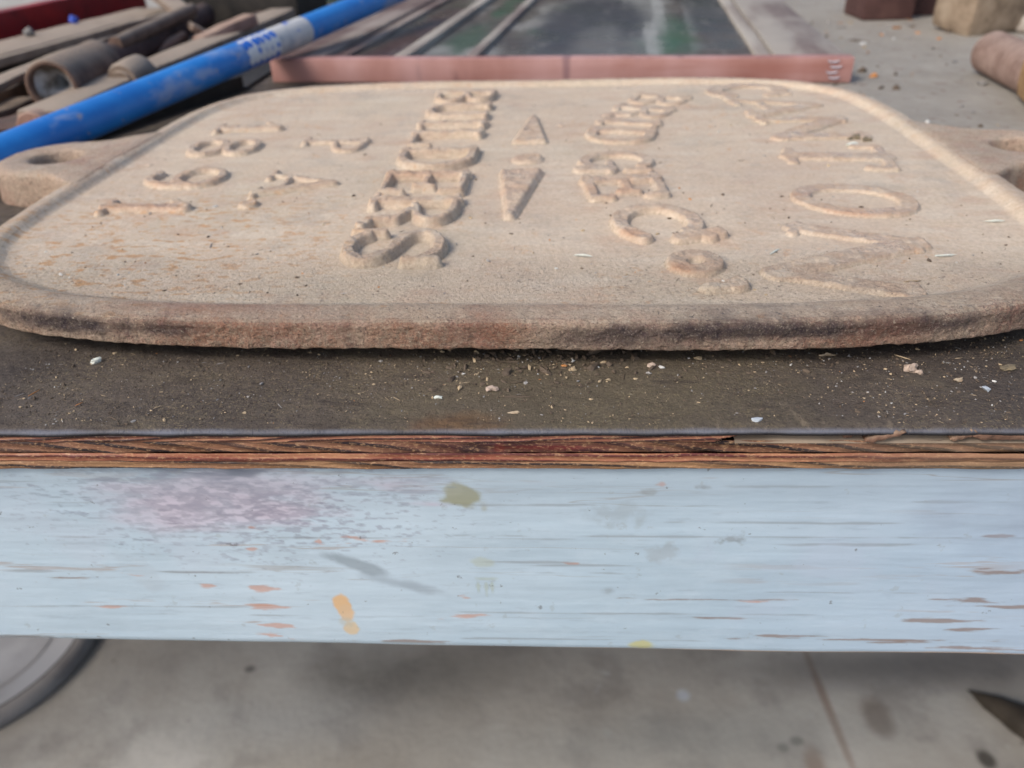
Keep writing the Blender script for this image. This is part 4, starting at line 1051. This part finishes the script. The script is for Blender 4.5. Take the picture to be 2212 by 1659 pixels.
# ------------------------------------------------------------------ crumbs and litter
def nug(seed, sx=1, sy=1, sz=.6, sub=1):
    bm = bmesh.new(); bmesh.ops.create_icosphere(bm, subdivisions=sub, radius=1)
    P = np.array([v.co[:] for v in bm.verts]); d = fbm(P, 1.3, 2, seed)
    V = P*(1+1.1*d)[:, None]*[sx, sy, sz]; F = [tuple(v.index for v in f.verts) for f in bm.faces]; bm.free()
    return V, F
def plain(name, c, rough=.8, spec=.3):
    n = NT(name, rough, spec); return n.done(c)
G = [plain('crumb_white', (.48, .48, .46), .4), plain('crumb_tan', (.40, .31, .20)), plain('crumb_brown', (.10, .075, .055)), plain('crumb_grey', (.26, .25, .24)), plain('crumb_orange', (.45, .20, .07))]
def scatter(name, N, pos, size, wts, seed, parent=None):
    V, F, MI = [], [], []; r = random.Random(seed); off = 0
    shapes = [nug(seed+k, r.uniform(.7, 1.6), r.uniform(.6, 1.1), r.uniform(.4, .8), 1) for k in range(6)]
    for k in range(N):
        q = pos(r)
        if q is None: continue
        sv_, sf_ = shapes[r.randrange(6)]
        s = size(r); a_ = r.uniform(0, 6.28); el = r.random() < .13
        M_ = sv_*s*([2.6, .35, .4] if el else [1, 1, 1])
        c_, s_ = math.cos(a_), math.sin(a_)
        X = M_[:, 0]*c_-M_[:, 1]*s_+q[0]; Y = M_[:, 0]*s_+M_[:, 1]*c_+q[1]; Z = M_[:, 2]+q[2]+s*.25
        V.append(np.stack([X, Y, Z], 1)); F += [tuple(i+off for i in f) for f in sf_]
        w = r.choices(range(5), wts)[0]; MI += [w]*len(sf_); off += len(sv_)
    o = mk(name, np.concatenate(V)*H, F, G[0], parent, smooth=False)
    for g in G[1:]: o.data.materials.append(g)
    o.data.polygons.foreach_set('material_index', MI); return o
def on_bench(r):
    x = r.uniform(-1.35, 1.35); y = r.betavariate(1, 1.3)*.75+.02
    c = .45+.55*vnoise(np.array([[x, y, 0]]), 4, 77)[0] + (.35 if x > .25 else 0) + (.1 if x < -.5 else 0)
    if r.random() > c: return None
    X = math.cos(TT)*x-math.sin(TT)*(y+TY*1.0); Y = math.sin(TT)*x+math.cos(TT)*(y+TY)
    return (X, Y, .0)
o = scatter('bench_grit', 16000, on_bench, lambda r: .0013*r.lognormvariate(0, .45), (.3, 2.2, 8, 1.0, .04), 5); tag(o, 'fine grit, crumbs and fibres scattered on the brown plywood before the plaque', 'grit', kind='stuff')
def on_plate(r):
    x = r.uniform(-1.5, 1.5); y = r.uniform(-1.25, 1.2) if r.random() < .5 else r.uniform(-1.25, -.4)
    c, s = math.cos(PA), math.sin(PA)
    return (PC[0]+c*x-s*y, PC[1]+s*x+c*y, ZF+float(undul(x, y)))
o = scatter('plaque_crumbs', 500, on_plate, lambda r: .0026*r.lognormvariate(0, .4), (1.0, .8, 5, 1.5, .4), 6); tag(o, 'sparse dark and white crumbs and fibres lying on the plaque face', 'crumbs', kind='stuff')
def far_table(r):
    x = r.uniform(1.9, 3.6); y = r.uniform(2.6, 7.5); return (x, y, 0)
o = scatter('far_bench_crumbs', 160, far_table, lambda r: .012*r.lognormvariate(0, .5), (1, 1, 4, 3, 1), 9); tag(o, 'larger crumbs on the pale dusty bench top to the right of the sash', 'crumbs', kind='stuff')
# single bits one can point to
def bit(name, px, py, z, sx, sy, sz, mat, label, cat, seed, rz=0.0, sub=2):
    V, F = nug(seed, 1, 1, 1, sub); V = V*[sx, sy, sz]
    o = mk(name, V*H, F, mat, smooth=False, loc=(atz(px, py, z)+Vector((0, 0, sz*.6)))*H, rot=(0, 0, rz)); tag(o, label, cat); return o
M_CH = mat_plain('white_chip', (.62, .66, .60), (.45, .47, .42), .5, 200); M_PB = mat_plain('pinkish_grit', (.42, .33, .27), (.30, .23, .18), .8, 300)
M_GL = NT('glass_crumb', .08, .6).done((.42, .46, .50)); M_SD = mat_plain('seed_husk', (.42, .34, .24), (.30, .22, .14), .6, 200); M_LF = mat_plain('dead_leaf_bit', (.12, .10, .07), (.20, .16, .10), .8, 100)
bit('paint_flake', 206, 783, 0, .012, .008, .008, M_CH, 'white paint flake below the left end of the plaque', 'paint flake', 1, .4)
bit('pebble', 1968, 801, 0, .015, .013, .013, M_PB, 'pinkish crumbly pebble right of centre on the bench front', 'pebble', 2)
bit('pebble', 1984, 806, 0, .008, .007, .006, M_PB, 'tiny crumb touching the right side of the pinkish pebble', 'pebble', 12)
bit('glass_crumb', 2129, 843, 0, .010, .009, .007, M_GL, 'square clear glass crumb at the right of the bench front', 'glass crumb', 3, .3, 1)
bit('glass_crumb', 1634, 910, 0, .011, .006, .006, M_GL, 'flat glass sliver at the edge of the plywood, right of centre', 'glass crumb', 4, .2, 1)
bit('seed_husk', 945, 861, 0, .011, .004, .004, M_CH, 'grey-white seed husk on the plywood left of centre', 'seed', 5, 0)
bit('seed_husk', 1110, 893, 0, .010, .0035, .0035, M_SD, 'tan seed husk lying near the plywood edge at centre', 'seed', 6, 0)
bit('seed_husk', 1784, 768, 0, .017, .004, .004, M_SD, 'long straw-coloured husk under the plaque edge, right of centre', 'seed', 7, 0)
bit('grit_lump', 1062, 843, 0, .012, .009, .007, M_PB, 'pale grit lump in the loose dirt at centre of the plywood', 'grit lump', 8)
bit('grit_lump', 1407, 793, 0, .009, .008, .006, M_PB, 'small pinkish grit lump below the plaque edge, right of centre', 'grit lump', 9)
bit('wood_chip', 2070, 822, 0, .012, .006, .004, M_SD, 'cream wood chip between the pinkish pebble and the glass crumb', 'wood chip', 10, .3)
bit('wood_chip', 2175, 797, 0, .016, .009, .006, M_LF, 'brown curled chip near the right end of the bench front', 'wood chip', 11, .3)
bit('leaf_bit', 1843, 300, ZF, .030, .022, .010, M_LF, 'dark crumpled leaf bit on the plaque between the T and the first N', 'leaf', 20, .5)
bit('leaf_bit', 1870, 304, ZF, .020, .014, .008, M_LF, 'smaller dark leaf bit beside the crumpled leaf on the plaque', 'leaf', 21, .2)
bit('paint_flake', 1836, 316, ZF, .020, .012, .008, M_CH, 'bright white flake just in front of the crumpled leaf on the plaque', 'paint flake', 22, .2)
for k, (px, py, ln, rz, lb) in enumerate(((2150, 478, .028, -.1, 'white splinter on the right end of the plaque near its rim'), (2040, 553, .026, 0, 'thin pale splinter right of the near N on the plaque'), (1672, 545, .026, .7, 'slanted white fibre at the left foot of the near N'),
                                     (1262, 553, .022, -.2, 'short white fibre left of the C on the plaque'), (1975, 608, .022, 0, 'thin tan splinter below the near N'))):
    bit('wood_splinter', px, py, ZF+.003, ln, .0025, .003, M_CH if k != 4 else M_SD, lb, 'splinter', 30+k, rz, 1)
# loose dirt clods, slightly larger, in the middle of the front strip
def clods(r):
    x = r.gauss(.02, .17); y = r.gauss(.30, .07)
    if y > .42 or y < .1: return None
    return (math.cos(TT)*x-math.sin(TT)*(y+TY), math.sin(TT)*x+math.cos(TT)*(y+TY), 0)
o = scatter('loose_dirt', 230, clods, lambda r: .0045*r.lognormvariate(0, .4), (.2, 1, 8, .6, .05), 15); tag(o, 'loose brown dirt clods on the plywood below the middle of the plaque', 'dirt', kind='stuff')
